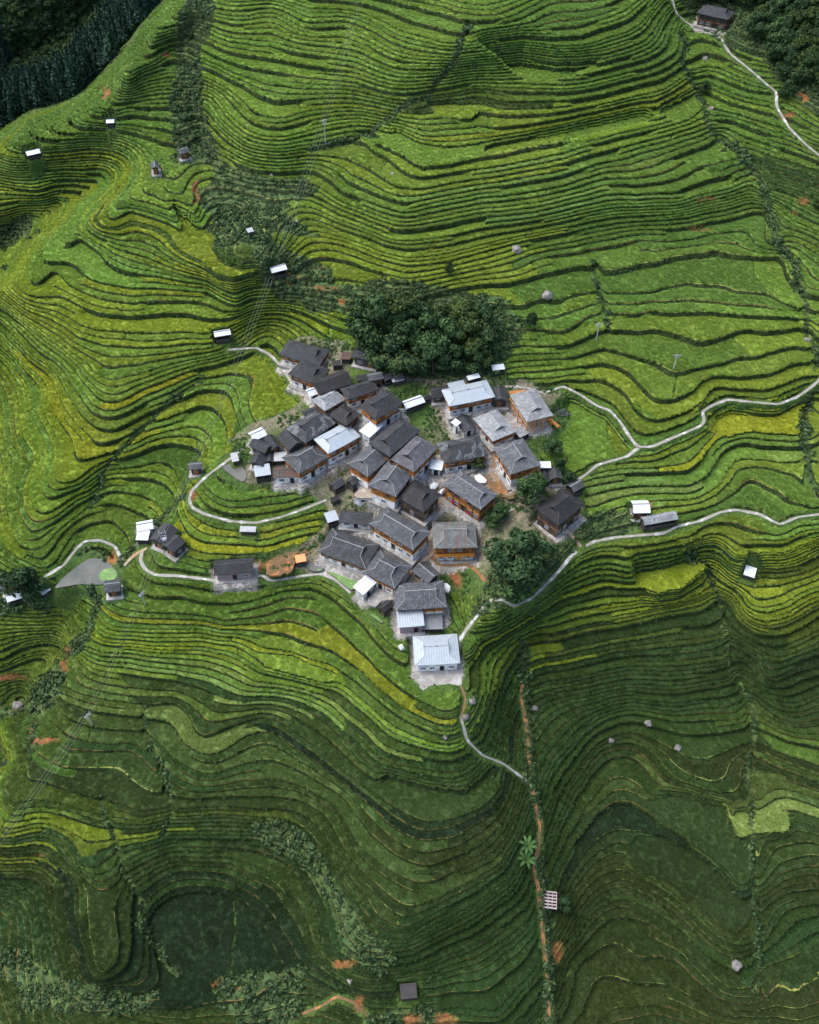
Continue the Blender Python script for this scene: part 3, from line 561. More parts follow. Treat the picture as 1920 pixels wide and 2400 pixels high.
# ------------------------------------------------------------------ paths traced in the photograph, laid on the land
def smooth_poly(P, d, it=2):
    P = np.array(resample(P, d))
    for _ in range(it): Q = P.copy(); Q[1:-1] = (P[:-2]+2*P[1:-1]+P[2:])/4; P = Q
    return P
PATHS = [
 (.5, 'soil', 'short red footpath from the lowest yard to the ditch', [(1080,1608),(1092,1636),(1086,1664),(1080,1684)]),
 (.72, 'path', 'pale path above the big green field at the top left of the village', [(535,820),(565,818),(600,815),(632,830),(660,860),(685,900),(700,925)]),
 (.72, 'path', 'pale path curving below the left fish pond', [(590,1036),(540,1075),(490,1112),(470,1130),(450,1150),(443,1170),(450,1190),(480,1205),(540,1222),(600,1226),(660,1212),(720,1190),(765,1172)]),
 (.72, 'path', 'pale lower path from the left fork past the long barn to the duckweed ponds', [(335,1292),(328,1312),(340,1335),(365,1348),(420,1350),(480,1357),(520,1364),(560,1360),(615,1348),(635,1362),(660,1358),(720,1348),(755,1345),(790,1360),(822,1390)]),
 (.72, 'path', 'pale path looping over the grey pond on the left', [(100,1355),(150,1325),(180,1285),(200,1268),(235,1266),(270,1280),(282,1305),(292,1325)]),
 (.8, 'lane', 'rough track from the loop path up to the left fork', [(292,1325),(310,1305),(330,1292),(345,1285)]),
 (.72, 'path', 'long pale path along the right terraces below the big tree', [(1078,1502),(1090,1480),(1110,1455),(1145,1408),(1178,1405),(1205,1422),(1250,1400),(1300,1350),(1345,1297),(1390,1270),(1440,1260),(1555,1250),(1590,1233),(1640,1222),(1690,1200),(1725,1195),(1780,1205),(1828,1230),(1870,1212),(1925,1205)]),
 (.9, 'lane', 'red-brown branch path joining the right path near the big tree', [(1290,1225),(1330,1245),(1348,1265),(1362,1282)]),
 (.72, 'path', 'upper right pale path bordering the big light green field', [(1150,912),(1200,905),(1240,910),(1275,922),(1295,915),(1320,905),(1360,925),(1400,952),(1430,962),(1455,990),(1480,1030),(1497,1048),(1530,1047),(1580,1025),(1640,1000),(1652,988),(1645,965),(1670,950),(1705,936),(1760,942),(1825,948),(1870,930),(1905,905),(1930,882)]),
 (.72, 'path', 'pale path under the big light green field into the village', [(1497,1050),(1470,1070),(1400,1090),(1370,1115),(1345,1130),(1300,1148)]),
 (.72, 'path', 'pale mountain path descending the top right slope', [(1572,-40),(1575,0),(1585,30),(1605,50),(1640,70),(1690,88),(1710,125),(1760,165),(1800,200),(1820,215),(1820,250),(1850,300),(1890,340),(1930,372)]),
 (.75, 'soil', 'red earth footpath running down beside the central gully', [(1225,1590),(1222,1640),(1235,1700),(1240,1780),(1250,1870),(1265,1930),(1262,1990),(1250,2030),(1262,2080),(1268,2150),(1276,2220),(1284,2300),(1288,2390)]),
 (.6, 'path', 'stone-edged ditch below the lowest house', [(1080,1680),(1095,1735),(1130,1770),(1180,1790),(1235,1830)]),
 (.9, 'lane', 'curved lane round the black-brown low roof', [(900,1183),(940,1205),(981,1227),(1005,1212),(1030,1193),(1036,1170)]),
 (.9, 'lane', 'lane between the orange-beam house and the streaked roof house', [(1016,1240),(1014,1275),(1011,1302),(985,1318),(970,1332),(979,1355),(992,1370)]),
 (.9, 'soil', 'red lane in front of the streaked roof house', [(1011,1305),(1027,1323),(1060,1326),(1097,1323),(1118,1338),(1132,1355),(1150,1367)]),
 (1.0, 'lane', 'lane through the red yard', [(1125,1030),(1150,1060),(1162,1085),(1150,1105),(1170,1130),(1185,1150)]),
 (.6, 'soil', 'thin red footpath along the bottom of the picture', [(690,2385),(760,2355),(790,2335),(830,2350),(870,2390)]),
]
PATHW = []
for wd, mt, lb, px in PATHS:
    P = smooth_poly(px, 6); z = bil(ZF, P[:, 0], P[:, 1])
    for _ in range(12): z[1:-1] = (z[:-2]+2*z[1:-1]+z[2:])/4
    x, y = unproj(P[:, 0], P[:, 1], z); PATHW.append((wd, mt, lb, x, y, z))
def apply_paths(H, terr):
    for wd, mt, lb, x, y, z in PATHW:
        m = (GX > x.min()-4) & (GX < x.max()+4) & (GY > y.min()-4) & (GY < y.max()+4)
        X_, Y_ = GX[m], GY[m]; best = np.full(len(X_), 1e9); zz = np.zeros(len(X_))
        for i in range(len(x)-1):
            ex, ey = x[i+1]-x[i], y[i+1]-y[i]; t = np.clip(((X_-x[i])*ex+(Y_-y[i])*ey)/(ex*ex+ey*ey+1e-9), 0, 1)
            d = np.hypot(X_-x[i]-t*ex, Y_-y[i]-t*ey); b = d < best; best = np.where(b, d, best); zz = np.where(b, z[i]+(z[i+1]-z[i])*t, zz)
        k = 1-sstep(wd/2+.25, wd/2+1.3, best); H[m] = H[m]*(1-k)+zz*k; terr[m] = terr[m]*sstep(wd/2+.3, wd/2+.9, best)

# large single fields whose outline the photograph shows
FIELDS = [
 ('b', [(1240,992),(1290,965),(1342,940),(1322,918),(1400,962),(1430,972),(1452,1002),(1478,1042),(1490,1058),(1420,1075),(1380,1098),(1345,1112),(1332,1065),(1285,1045)]),
 ('b', [(640,852),(668,880),(694,925),(704,950),(650,978),(600,1000),(612,975),(632,940),(640,900)]),
 ('k', [(350,2160),(375,2125),(430,2105),(500,2102),(560,2120),(592,2160),(605,2215),(625,2265),(640,2290),(580,2302),(500,2300),(440,2285),(390,2245),(360,2200)]),
 ('b', [(870,330),(930,310),(985,340),(1060,352),(1180,330),(1240,325),(1150,352),(1125,365),(1045,387),(990,390),(930,355)]),
 ('l', [(1150,350),(1330,310),(1500,272),(1540,280),(1500,293),(1330,332),(1135,368)]),
 ('b', [(1540,268),(1610,235),(1650,222),(1650,240),(1610,262),(1550,280)]),
 ('b', [(1110,168),(1220,156),(1310,170),(1400,165),(1330,188),(1260,191),(1180,178)]),
 ('d', [(408,500),(445,520),(480,560),(515,615),(560,636),(600,636),(540,650),(500,636),(455,592),(440,560)]),
 ('d', [(985,250),(1060,245),(1125,258),(1108,275),(1060,277),(1020,262)]),
 ('l', [(1675,985),(1720,965),(1800,975),(1870,948),(1830,1008),(1760,1010),(1705,1022),(1672,1010)]),
 ('d', [(1505,1880),(1580,1862),(1700,1892),(1720,1985),(1710,2015),(1640,1978),(1565,1930)]),
 ('p', [(1722,1905),(1850,1905),(1848,1948),(1730,1955)]),
 ('o', [(1490,1962),(1555,1962),(1650,2022),(1700,2065),(1750,2150),(1720,2188),(1640,2120),(1560,2055),(1500,2045),(1470,2005)]),
 ('k', [(905,1822),(1000,1850),(1090,1862),(1148,1810),(1160,1850),(1125,1895),(1040,1915),(960,1897),(885,1850)]),
 ('l', [(1478,1345),(1560,1332),(1635,1308),(1655,1332),(1600,1378),(1540,1388),(1482,1365)]),
 ('b', [(1420,800),(1560,815),(1645,835),(1600,860),(1520,840),(1430,815)]),
 ('y', [(600,1530),(690,1540),(730,1560),(800,1590),(760,1600),(690,1580),(620,1560)]),
]
FCOL = []
for cl, P in FIELDS:
    P_ = np.array(P, float); zc = float(np.median(bil(ZF, P_[:, 0], P_[:, 1])))
    k = int(np.clip(np.searchsorted(BND, zc, side='right')-1, 0, len(BND)-3)); k -= k % 2
    hz = BND[k]+.3*(BND[k+1]-BND[k]); x, y = unproj(P_[:, 0], P_[:, 1], hz)
    ins = inpoly(np.stack([x, y], 1), GX, GY); sf = np.clip(blurg(ins, 7)*1.15, 0, 1)*(terr > .5); H = np.where(ins, hz, H*(1-sf)+hz*sf); FCOL.append((cl, ins))
# ------------------------------------------------------------------ cut the land into terraces
def split(T, col, bp):
    """cut every triangle of the soup T[n,3,a] where column col crosses a value of the sorted list bp"""
    done = []
    for _ in range(60):
        l = T[:, :, col]; lo = l.min(1); hi = l.max(1)
        j = np.searchsorted(bp, lo+1e-5, side='right'); c = bp[np.minimum(j, len(bp)-1)]; cut = (j < len(bp)) & (c < hi-1e-5)
        done.append(T[~cut])
        if not cut.any(): break
        S = T[cut]; c = c[cut].astype(T.dtype)
        o = np.argsort(S[:, :, col], axis=1); S = np.take_along_axis(S, o[:, :, None], 1)
        a, b, d = S[:, 0], S[:, 1], S[:, 2]; la, lb, ld = a[:, col], b[:, col], d[:, col]
        p = a+(d-a)*((c-la)/(ld-la))[:, None]
        low = c < lb-1e-5; eq = np.abs(c-lb) <= 1e-5; high = c > lb+1e-5
        with np.errstate(divide='ignore', invalid='ignore'):
            q1 = a+(b-a)*((c-la)/(lb-la))[:, None]; q2 = b+(d-b)*((c-lb)/(ld-lb))[:, None]
        p[:, col] = c; q1[:, col] = c; q2[:, col] = c
        s = low; done.append(np.stack([a[s], q1[s], p[s]], 1)); new = [np.stack([q1[s], b[s], d[s]], 1), np.stack([q1[s], d[s], p[s]], 1)]
        s = high; done += [np.stack([a[s], b[s], q2[s]], 1), np.stack([a[s], q2[s], p[s]], 1)]; new.append(np.stack([p[s], q2[s], d[s]], 1))
        s = eq; done.append(np.stack([a[s], b[s], p[s]], 1)); new.append(np.stack([b[s], d[s], p[s]], 1))
        T = np.concatenate(new)
    return np.concatenate(done)
apply_pads(H, terr); apply_paths(H, terr)
okc = blurg(~(village | forest | scrub), 1); okc = np.clip(okc*2-0.6, 0, 1)*(terr > .9)*(dirt < .3)
LV = level(H)
LVq = np.where(terr > 0.02, LV, np.floor(LV)+0.3)     # no cuts where nothing is terraced
att = np.stack([GX, GY, H, LV, terr, okc, GUU, GVV], -1).astype(np.float64)
q00, q10, q01, q11 = att[:-1, :-1], att[:-1, 1:], att[1:, :-1], att[1:, 1:]
na = att.shape[-1]
par = ((np.arange(NV-1)[:, None]+np.arange(NU-1)[None, :]) % 2 == 0)[..., None, None]
t1 = np.where(par, np.stack([q00, q01, q11], -2), np.stack([q00, q01, q10], -2)).reshape(-1, 3, na)
t2 = np.where(par, np.stack([q00, q11, q10], -2), np.stack([q10, q01, q11], -2)).reshape(-1, 3, na)
SOUP = np.concatenate([t1, t2])
ter_t = SOUP[:, :, 4].max(1) > 0.02
plain = SOUP[~ter_t]; SOUP = SOUP[ter_t]
bps = (np.arange(len(BND))[:, None]+FB[None, :]).ravel()
SOUP = split(SOUP, 3, bps)
print('terraced triangles', len(SOUP), round(time.time()-T0, 1))
# each terrace is divided along its length into paddies
cen = SOUP[:, :, 3].mean(1); KK = np.floor(cen).astype(int)
def kk_eff(kk, x, y):                                 # two levels worked as one field share the lower one's number
    return np.where((kk % 2 == 1) & (merge_mask(x, y, kk) > .5), kk-1, kk)
KE = kk_eff(KK, SOUP[:, :, 0].mean(1), SOUP[:, :, 1].mean(1))
def along(x, y, k):
    ln = 40+70*hash1(k, 31)
    q = x+(1.6*hash1(k, 32)-.5)*y+14*(vnoise(x/23+k*3.7, y/23, 8)-.5)
    return q, ln, 97.0*hash1(k, 41)
q, ln, ph = along(SOUP[:, :, 0], SOUP[:, :, 1], np.repeat(KE[:, None], 3, 1))
SOUP = np.concatenate([SOUP, ((q/ln)+ph)[..., None], ln[..., None], KE[:, None, None].repeat(3, 1).astype(float)], -1)
base = np.arange(-60, 260)
SOUP[:, :, 8] -= 0
GAP = 0.0036
SOUP = split(SOUP, 8, np.sort(np.concatenate([base-GAP*1.7, base-GAP, base+GAP, base+GAP*1.7])))
cen = SOUP[:, :, 3].mean(1); KK = np.floor(cen).astype(int); KE = SOUP[:, 0, 10].astype(int)
X, Y = SOUP[:, :, 0], SOUP[:, :, 1]
zt, co = terrace(SOUP[:, :, 2], SOUP[:, :, 3], X, Y, SOUP[:, :, 4], SOUP[:, :, 5], np.repeat(KK[:, None], 3, 1))
qd = np.abs(SOUP[:, :, 8]-np.round(SOUP[:, :, 8]))
cross = np.clip((qd-GAP)/(GAP*.7), 0, 1)
co = co*cross
seg = np.round(SOUP[:, :, 8].mean(1)-0.5).astype(int)
ff = cen-KK
ko_ = np.where(KK % 2 == 1, KK, KK+1); mm = merge_mask(X.mean(1), Y.mean(1), ko_) > .5
in_c = ((ff > .05) & (ff < .87)) | (mm & (((KK % 2 == 1) & (ff < .4)) | ((KK % 2 == 0) & (ff > .4))))
is_crop = in_c & (cross.mean(1) > .02) & (SOUP[:, :, 5].mean(1) > .5)
Z = zt+co
print('soup', len(SOUP), 'crop', int(is_crop.sum()), round(time.time()-T0, 1))

def merge_soup(P):                                    # P[n,3,3] -> verts, faces facing up
    e1 = P[:, 1]-P[:, 0]; e2 = P[:, 2]-P[:, 0]
    nz = e1[:, 0]*e2[:, 1]-e1[:, 1]*e2[:, 0]
    P = np.where((nz < 0)[:, None, None], P[:, ::-1], P)
    fl = P.reshape(-1, 3); k = np.round(fl*200).astype(np.int64)
    key = (k[:, 0]+400000)*(1 << 42)+(k[:, 1]+400000)*(1 << 21)+(k[:, 2]+100000)
    _, ui, inv = np.unique(key, return_index=True, return_inverse=True)
    return fl[ui], inv.reshape(-1, 3), nz < 0
def mesh_np(name, V, F, mat=None, cols=None):
    F = np.asarray(F, np.int32)
    good = (F[:, 0] != F[:, 1]) & (F[:, 1] != F[:, 2]) & (F[:, 0] != F[:, 2])
    F = F[good]
    me = bpy.data.meshes.new(name); nf = len(F)
    me.vertices.add(len(V)); me.vertices.foreach_set('co', np.asarray(V, np.float32).ravel())
    me.loops.add(nf*3); me.loops.foreach_set('vertex_index', F.ravel())
    me.polygons.add(nf); me.polygons.foreach_set('loop_start', np.arange(nf, dtype=np.int32)*3)
    if cols is not None:
        c4 = np.ones((nf, 4), np.float32); c4[:, :3] = np.asarray(cols)[good]
        ca = me.color_attributes.new('tint', 'FLOAT_COLOR', 'CORNER'); ca.data.foreach_set('color', np.repeat(c4, 3, 0).ravel())
    me.update(calc_edges=True)
    if mat: me.materials.append(mat)
    return me
# ------------------------------------------------------------------ colours of crop, banks and soil; lower slope crops darker, partly painted shade
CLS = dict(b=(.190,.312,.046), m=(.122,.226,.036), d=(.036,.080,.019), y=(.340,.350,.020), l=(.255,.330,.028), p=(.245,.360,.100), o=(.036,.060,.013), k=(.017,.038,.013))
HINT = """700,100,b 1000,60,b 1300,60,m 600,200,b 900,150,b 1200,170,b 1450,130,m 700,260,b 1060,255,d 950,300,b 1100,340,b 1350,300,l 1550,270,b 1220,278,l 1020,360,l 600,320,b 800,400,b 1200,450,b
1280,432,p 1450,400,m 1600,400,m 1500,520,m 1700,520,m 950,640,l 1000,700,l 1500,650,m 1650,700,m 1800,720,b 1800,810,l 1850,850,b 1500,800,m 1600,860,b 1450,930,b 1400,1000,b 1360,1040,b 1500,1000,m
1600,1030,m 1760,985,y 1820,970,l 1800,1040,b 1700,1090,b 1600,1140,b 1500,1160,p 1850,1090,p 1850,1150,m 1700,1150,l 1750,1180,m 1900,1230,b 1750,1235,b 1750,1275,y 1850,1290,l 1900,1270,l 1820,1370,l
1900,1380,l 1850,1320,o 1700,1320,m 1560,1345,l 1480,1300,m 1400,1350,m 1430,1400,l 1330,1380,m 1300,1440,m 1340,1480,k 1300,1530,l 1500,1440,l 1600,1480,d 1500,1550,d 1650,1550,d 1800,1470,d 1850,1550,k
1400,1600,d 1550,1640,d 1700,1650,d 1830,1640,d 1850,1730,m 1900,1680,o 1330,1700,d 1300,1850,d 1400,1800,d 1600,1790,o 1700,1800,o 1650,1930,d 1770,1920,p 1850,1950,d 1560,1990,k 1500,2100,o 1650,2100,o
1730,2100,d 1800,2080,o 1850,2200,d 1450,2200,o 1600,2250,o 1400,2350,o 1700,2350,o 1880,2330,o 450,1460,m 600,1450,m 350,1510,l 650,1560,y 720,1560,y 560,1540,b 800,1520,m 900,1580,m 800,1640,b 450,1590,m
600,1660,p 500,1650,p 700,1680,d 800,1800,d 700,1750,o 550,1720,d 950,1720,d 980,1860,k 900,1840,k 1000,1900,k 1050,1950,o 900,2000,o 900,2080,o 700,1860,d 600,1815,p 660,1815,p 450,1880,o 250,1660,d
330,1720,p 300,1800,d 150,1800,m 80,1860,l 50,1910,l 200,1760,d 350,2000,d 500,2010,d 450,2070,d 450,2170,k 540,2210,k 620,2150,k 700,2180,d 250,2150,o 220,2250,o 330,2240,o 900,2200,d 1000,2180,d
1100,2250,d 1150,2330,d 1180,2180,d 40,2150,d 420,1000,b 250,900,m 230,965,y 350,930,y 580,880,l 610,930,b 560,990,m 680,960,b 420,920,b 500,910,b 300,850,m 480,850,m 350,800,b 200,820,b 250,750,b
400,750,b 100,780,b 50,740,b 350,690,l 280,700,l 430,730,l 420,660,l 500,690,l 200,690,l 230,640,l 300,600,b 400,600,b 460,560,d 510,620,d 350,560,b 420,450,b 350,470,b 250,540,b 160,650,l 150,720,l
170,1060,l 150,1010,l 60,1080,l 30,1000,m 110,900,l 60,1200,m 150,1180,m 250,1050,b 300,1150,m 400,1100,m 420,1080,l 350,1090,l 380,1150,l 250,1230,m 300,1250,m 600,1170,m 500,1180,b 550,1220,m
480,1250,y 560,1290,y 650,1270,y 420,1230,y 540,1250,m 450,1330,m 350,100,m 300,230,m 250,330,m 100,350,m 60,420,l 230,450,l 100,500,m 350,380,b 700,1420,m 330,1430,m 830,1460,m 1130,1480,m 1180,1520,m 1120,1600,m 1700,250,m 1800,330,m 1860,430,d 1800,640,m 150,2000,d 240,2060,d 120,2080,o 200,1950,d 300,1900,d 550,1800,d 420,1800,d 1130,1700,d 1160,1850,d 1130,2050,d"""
HT = [h.split(',') for h in HINT.split()]
HP = np.array([(float(a), float(b)) for a, b, c in HT]); HC = np.array([CLS[c] for a, b, c in HT])
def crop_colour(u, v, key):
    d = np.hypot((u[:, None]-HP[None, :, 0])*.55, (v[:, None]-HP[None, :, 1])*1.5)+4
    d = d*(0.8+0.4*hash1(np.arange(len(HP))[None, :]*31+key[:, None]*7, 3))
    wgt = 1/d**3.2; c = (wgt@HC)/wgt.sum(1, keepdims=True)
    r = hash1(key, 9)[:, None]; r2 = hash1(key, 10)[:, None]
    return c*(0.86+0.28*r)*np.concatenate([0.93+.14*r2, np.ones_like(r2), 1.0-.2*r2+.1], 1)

# paddies: one connected slab of rice each
CT = np.concatenate([SOUP[is_crop][:, :, :2], Z[is_crop][:, :, None]], -1)
cid = (KE[is_crop]*1000+seg[is_crop]+300)
pp = CT[:, :, 1].mean(1)
so = np.lexsort((pp, cid)); brk = np.ones(len(so), bool)
brk[1:] = (cid[so][1:] != cid[so][:-1]) | (np.diff(pp[so]) > 1.5)
comp = np.empty(len(so), int); comp[so] = np.cumsum(brk)-1
px_ = CT[:, :, 0].mean(1); so = np.lexsort((px_, comp)); brk = np.ones(len(so), bool); brk[1:] = (comp[so][1:] != comp[so][:-1]) | (np.diff(px_[so]) > 1.5)
c2 = np.empty(len(so), int); c2[so] = np.cumsum(brk)-1; comp = c2; nc = comp.max()+1
uc = SOUP[is_crop][:, :, 6].mean(1); vc = SOUP[is_crop][:, :, 7].mean(1)
cnt = np.bincount(comp, minlength=nc)
cu = np.bincount(comp, uc, nc)/cnt; cv = np.bincount(comp, vc, nc)/cnt
pa, pb, pc = [np.stack(proj(CT[:, i, 0], CT[:, i, 1], CT[:, i, 2]), -1) for i in range(3)]
ar = np.abs((pb[:, 0]-pa[:, 0])*(pc[:, 1]-pa[:, 1])-(pb[:, 1]-pa[:, 1])*(pc[:, 0]-pa[:, 0]))/2
infr = (uc > 0) & (uc < 1920) & (vc > 0) & (vc < 2400)
area = np.bincount(comp, ar*infr, nc)
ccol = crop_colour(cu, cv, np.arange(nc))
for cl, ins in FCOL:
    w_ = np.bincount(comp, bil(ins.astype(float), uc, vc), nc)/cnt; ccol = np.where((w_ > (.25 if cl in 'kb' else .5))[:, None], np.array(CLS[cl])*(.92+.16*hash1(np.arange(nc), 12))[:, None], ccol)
print('paddies', nc, round(time.time()-T0, 1))

# land colours
u, v = SOUP[:, :, 6].mean(1), SOUP[:, :, 7].mean(1); x, y = X.mean(1), Y.mean(1)
def land_colour(u, v, x, y, f, t, k_):
    n1 = vnoise(x/3.1, y/3.1, 51); n2 = vnoise(x/11, y/11, 52); n3 = vnoise(x/1.1, y/1.1, 53)
    grass = np.array((.065,.115,.022)); dk = np.array((.024,.052,.012)); sc_ = np.array((.060,.098,.036)); dry = np.array((.20,.15,.035)); soil = np.array((.22,.092,.034))
    c = dk+(grass-dk)*np.clip(.25+.55*n1+.4*n3, 0, 1)[:, None]
    s = bil(blurg(scrub, 1), u, v)[:, None]*.8; c = c*(1-s)+(sc_*(.6+.8*n3[:, None]))*s
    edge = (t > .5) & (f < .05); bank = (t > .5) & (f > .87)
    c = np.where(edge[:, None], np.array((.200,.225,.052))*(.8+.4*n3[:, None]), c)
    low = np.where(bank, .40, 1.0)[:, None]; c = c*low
    q_ = vnoise(x/22+k_*7.7, y/22+k_*3.1, 56)                       # some terrace edges are worn to bare red earth
    k = np.where(edge, np.clip((q_-.60+.16*(v > 1480))*9, 0, 1)*np.clip(.3+1.1*n1, 0, 1), 0)[:, None]; c = c*(1-k)+(soil*.45+dry*.55)*k
    k = np.where(edge, np.clip((q_-.74+.10*(v > 1500))*12, 0, 1)*np.clip(.2+1.1*n3, 0, 1), 0)[:, None]; c = c*(1-k)+soil*k
    d = np.clip(bil(dirt, u, v)*(.5+n3), 0, 1)[:, None]; c = c*(1-d)+soil*(.75+.5*n1[:, None])*d
    vl = bil(blurg(village, 1), u, v); kk = np.clip((vl-.5)*3, 0, 1)*np.clip((n2-.30)*5, 0, 1)*np.clip(.4+n3, 0, 1)
    earth = np.array((.20,.165,.125)); c = c*(1-kk[:, None]*.8)+earth*kk[:, None]*.8
    gy_ = np.clip(bil(yard, u, v)*1.6-.3, 0, 1)[:, None]; c = c*(1-gy_)+np.array((.29,.275,.25))*(.6+.8*n3[:, None])*gy_
    return c
g = ~is_crop
lt = np.concatenate([SOUP[g][:, :, :2], Z[g][:, :, None]], -1)
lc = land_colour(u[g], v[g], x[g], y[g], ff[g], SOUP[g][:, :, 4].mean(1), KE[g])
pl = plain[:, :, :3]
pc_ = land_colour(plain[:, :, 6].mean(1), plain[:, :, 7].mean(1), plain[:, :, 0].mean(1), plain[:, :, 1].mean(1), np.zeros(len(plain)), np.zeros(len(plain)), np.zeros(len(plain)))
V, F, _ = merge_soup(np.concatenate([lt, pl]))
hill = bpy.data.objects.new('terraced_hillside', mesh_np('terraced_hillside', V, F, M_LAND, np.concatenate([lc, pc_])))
sc.collection.objects.link(hill); hill['kind'] = 'structure'; hill['label'] = 'green mountainside cut into rice terraces around the village'
order = np.argsort(-area); top = set(order[:300].tolist())
rank = np.full(nc, -1); rank[order[:300]] = np.arange(300)
rk = rank[comp]; so = np.argsort(rk, kind='stable'); rs = rk[so]
st = np.searchsorted(rs, np.arange(-1, 301))
RICE_LOW = .72                                        # slab colour darkened for lower leaves, mud and the shade between the stalks
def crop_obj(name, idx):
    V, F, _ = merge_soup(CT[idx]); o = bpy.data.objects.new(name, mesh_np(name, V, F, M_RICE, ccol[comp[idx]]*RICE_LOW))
    sc.collection.objects.link(o); o.parent = hill; return o
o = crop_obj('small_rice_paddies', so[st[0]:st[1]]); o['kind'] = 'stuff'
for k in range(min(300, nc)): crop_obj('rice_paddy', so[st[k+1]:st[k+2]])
print('land built', round(time.time()-T0, 1), 'tris', len(SOUP)+len(plain))
del lt
# ------------------------------------------------------------------ building blocks
class MB:
    def __init__(s): s.v = []; s.f = []
    def add(s, vs, fs):
        o = len(s.v); s.v += [tuple(map(float, p)) for p in vs]; s.f += [tuple(i+o for i in f) for f in fs]; return s
    def box(s, x0, x1, y0, y1, z0, z1):
        return s.add([(x0,y0,z0),(x1,y0,z0),(x1,y1,z0),(x0,y1,z0),(x0,y0,z1),(x1,y0,z1),(x1,y1,z1),(x0,y1,z1)],
                     [(3,2,1,0),(4,5,6,7),(0,1,5,4),(1,2,6,5),(2,3,7,6),(3,0,4,7)])
    def bar(s, a, b, r, n=4, up=(0, 0, 1), r2=None):
        a = Vector(a); b = Vector(b); d = (b-a).normalized(); u = d.cross(Vector(up))
        if u.length < 1e-3: u = d.cross(Vector((1, 0, 0)))
        u.normalize(); w_ = d.cross(u); r2 = r if r2 is None else r2; vs = []
        for p, rr in ((a, r), (b, r2)):
            for i in range(n):
                t = 2*math.pi*(i+.5)/n; vs.append(p+(u*math.cos(t)+w_*math.sin(t))*rr*(1.41 if n == 4 else 1))
        return s.add(vs, [(i, (i+1) % n, n+(i+1) % n, n+i) for i in range(n)]+[tuple(range(n))[::-1], tuple(range(n, 2*n))])
    def mesh(s, name, mat):
        me = bpy.data.meshes.new(name); me.from_pydata(s.v, [], s.f); me.materials.append(mat); me.update(); return me
    def build(s, name, mat, parent=None):
        o = bpy.data.objects.new(name, s.mesh(name, mat)); sc.collection.objects.link(o)
        if parent: o.parent = parent
        return o
def tag(o, label, cat, group=None, kind=None):
    o['label'] = label; o['category'] = cat
    if group: o['group'] = group
    if kind: o['kind'] = kind
    return o
def empty(name, loc, rz=0):
    e = bpy.data.objects.new(name, None); sc.collection.objects.link(e); e.location = loc; e.rotation_euler = (0, 0, rz); e.empty_display_size = .5; return e
rng = random.Random(4)

def roof_faces(Lx, Dy, H, r, shape):
    """corner points and faces of a roof whose ridge runs along x; z of eave H, ridge H+r"""
    x, y = Lx/2, Dy/2; lift = .10
    if shape == 'g':
        V = [(-x,-y,H),(x,-y,H),(x,y,H),(-x,y,H),(-x,0,H+r),(x,0,H+r)]; F = [(0,1,5,4),(2,3,4,5)]; P = [0,1,5,2,3,4]; lines = [((-x,0,H+r),(x,0,H+r))]
    elif shape == 'm':
        V = [(-x,-y,H),(x,-y,H),(x,y,H+r),(-x,y,H+r)]; F = [(0,1,2,3)]; P = [0,1,2,3]; lines = []
    else:
        e = min(.30*Dy, .3*Lx); rb = .52*r; yb = y*(1-rb/r); X = x-e
        V = [(-x,-y,H+lift),(0,-y,H-.04),(x,-y,H+lift),(x,y,H+lift),(0,y,H-.04),(-x,y,H+lift),(-X,0,H+r),(X,0,H+r),(-X,-yb,H+rb),(X,-yb,H+rb),(X,yb,H+rb),(-X,yb,H+rb)]
        F = [(0,1,8),(1,2,9),(1,9,8),(8,9,7,6),(3,4,10),(4,5,11),(4,11,10),(10,11,6,7),(2,3,10,9),(5,0,8,11),(9,10,7),(11,8,6)]
        P = [0,1,2,3,4,5]; lines = [(V[6],V[7])]+[(V[a],V[b]) for a, b in ((0,8),(2,9),(3,10),(5,11),(8,6),(9,7),(10,7),(11,6))]
    return V, F, P, lines
def roof_mesh(Lx, Dy, H, r, shape, th=.14):
    V, F, P, lines = roof_faces(Lx, Dy, H, r, shape); n = len(V); m = MB()
    m.v = list(V)+[(a, b, c-th) for a, b, c in V]
    m.f = list(F)+[tuple(i+n for i in f[::-1]) for f in F]+[(P[(i+1) % len(P)], P[i], P[i]+n, P[(i+1) % len(P)]+n) for i in range(len(P))]
    return m, lines
def window(parent, x, y, z, wd, ht, ax, mat=None, name='window'):
    """framed opening on a wall; ax 'f' front (-y), 'r' right (+x), 'l' left (-x)"""
    f = MB(); p = MB(); t = .07
    def bx(m, a0, a1, z0, z1, d0, d1):
        if ax == 'f': m.box(x+a0, x+a1, y-d1, y-d0, z0, z1)
        elif ax == 'r': m.box(x+d0, x+d1, y+a0, y+a1, z0, z1)
        else: m.box(x-d1, x-d0, y+a0, y+a1, z0, z1)
    h = wd/2
    for a0, a1, z0, z1 in ((-h, -h+t, z, z+ht), (h-t, h, z, z+ht), (-h+t, h-t, z, z+t), (-h+t, h-t, z+ht-t, z+ht), (-.03, .03, z+t, z+ht-t)): bx(f, a0, a1, z0, z1, .0, .10)
    bx(p, -h+t*.9, h-t*.9, z+t*.9, z+ht-t*.9, .01, .05)
    w_ = f.build(name, mat or M_FRAME, parent); p.build('pane', M_GLASS, w_)
def door(parent, x, y, z, wd, ht, ax='f', mat=None):
    m = MB(); k = MB()
    if ax == 'f': m.box(x-wd/2, x+wd/2, y-.06, y, z, z+ht); k.box(x+wd/2-.16, x+wd/2-.1, y-.1, y-.06, z+.95, z+1.05)
    else: m.box(x, x+.06, y-wd/2, y+wd/2, z, z+ht); k.box(x+.06, x+.1, y+wd/2-.16, y+wd/2-.1, z+.95, z+1.05)
    d = m.build('door', mat or M_DARK, parent); k.build('handle', M_FRAME, d)

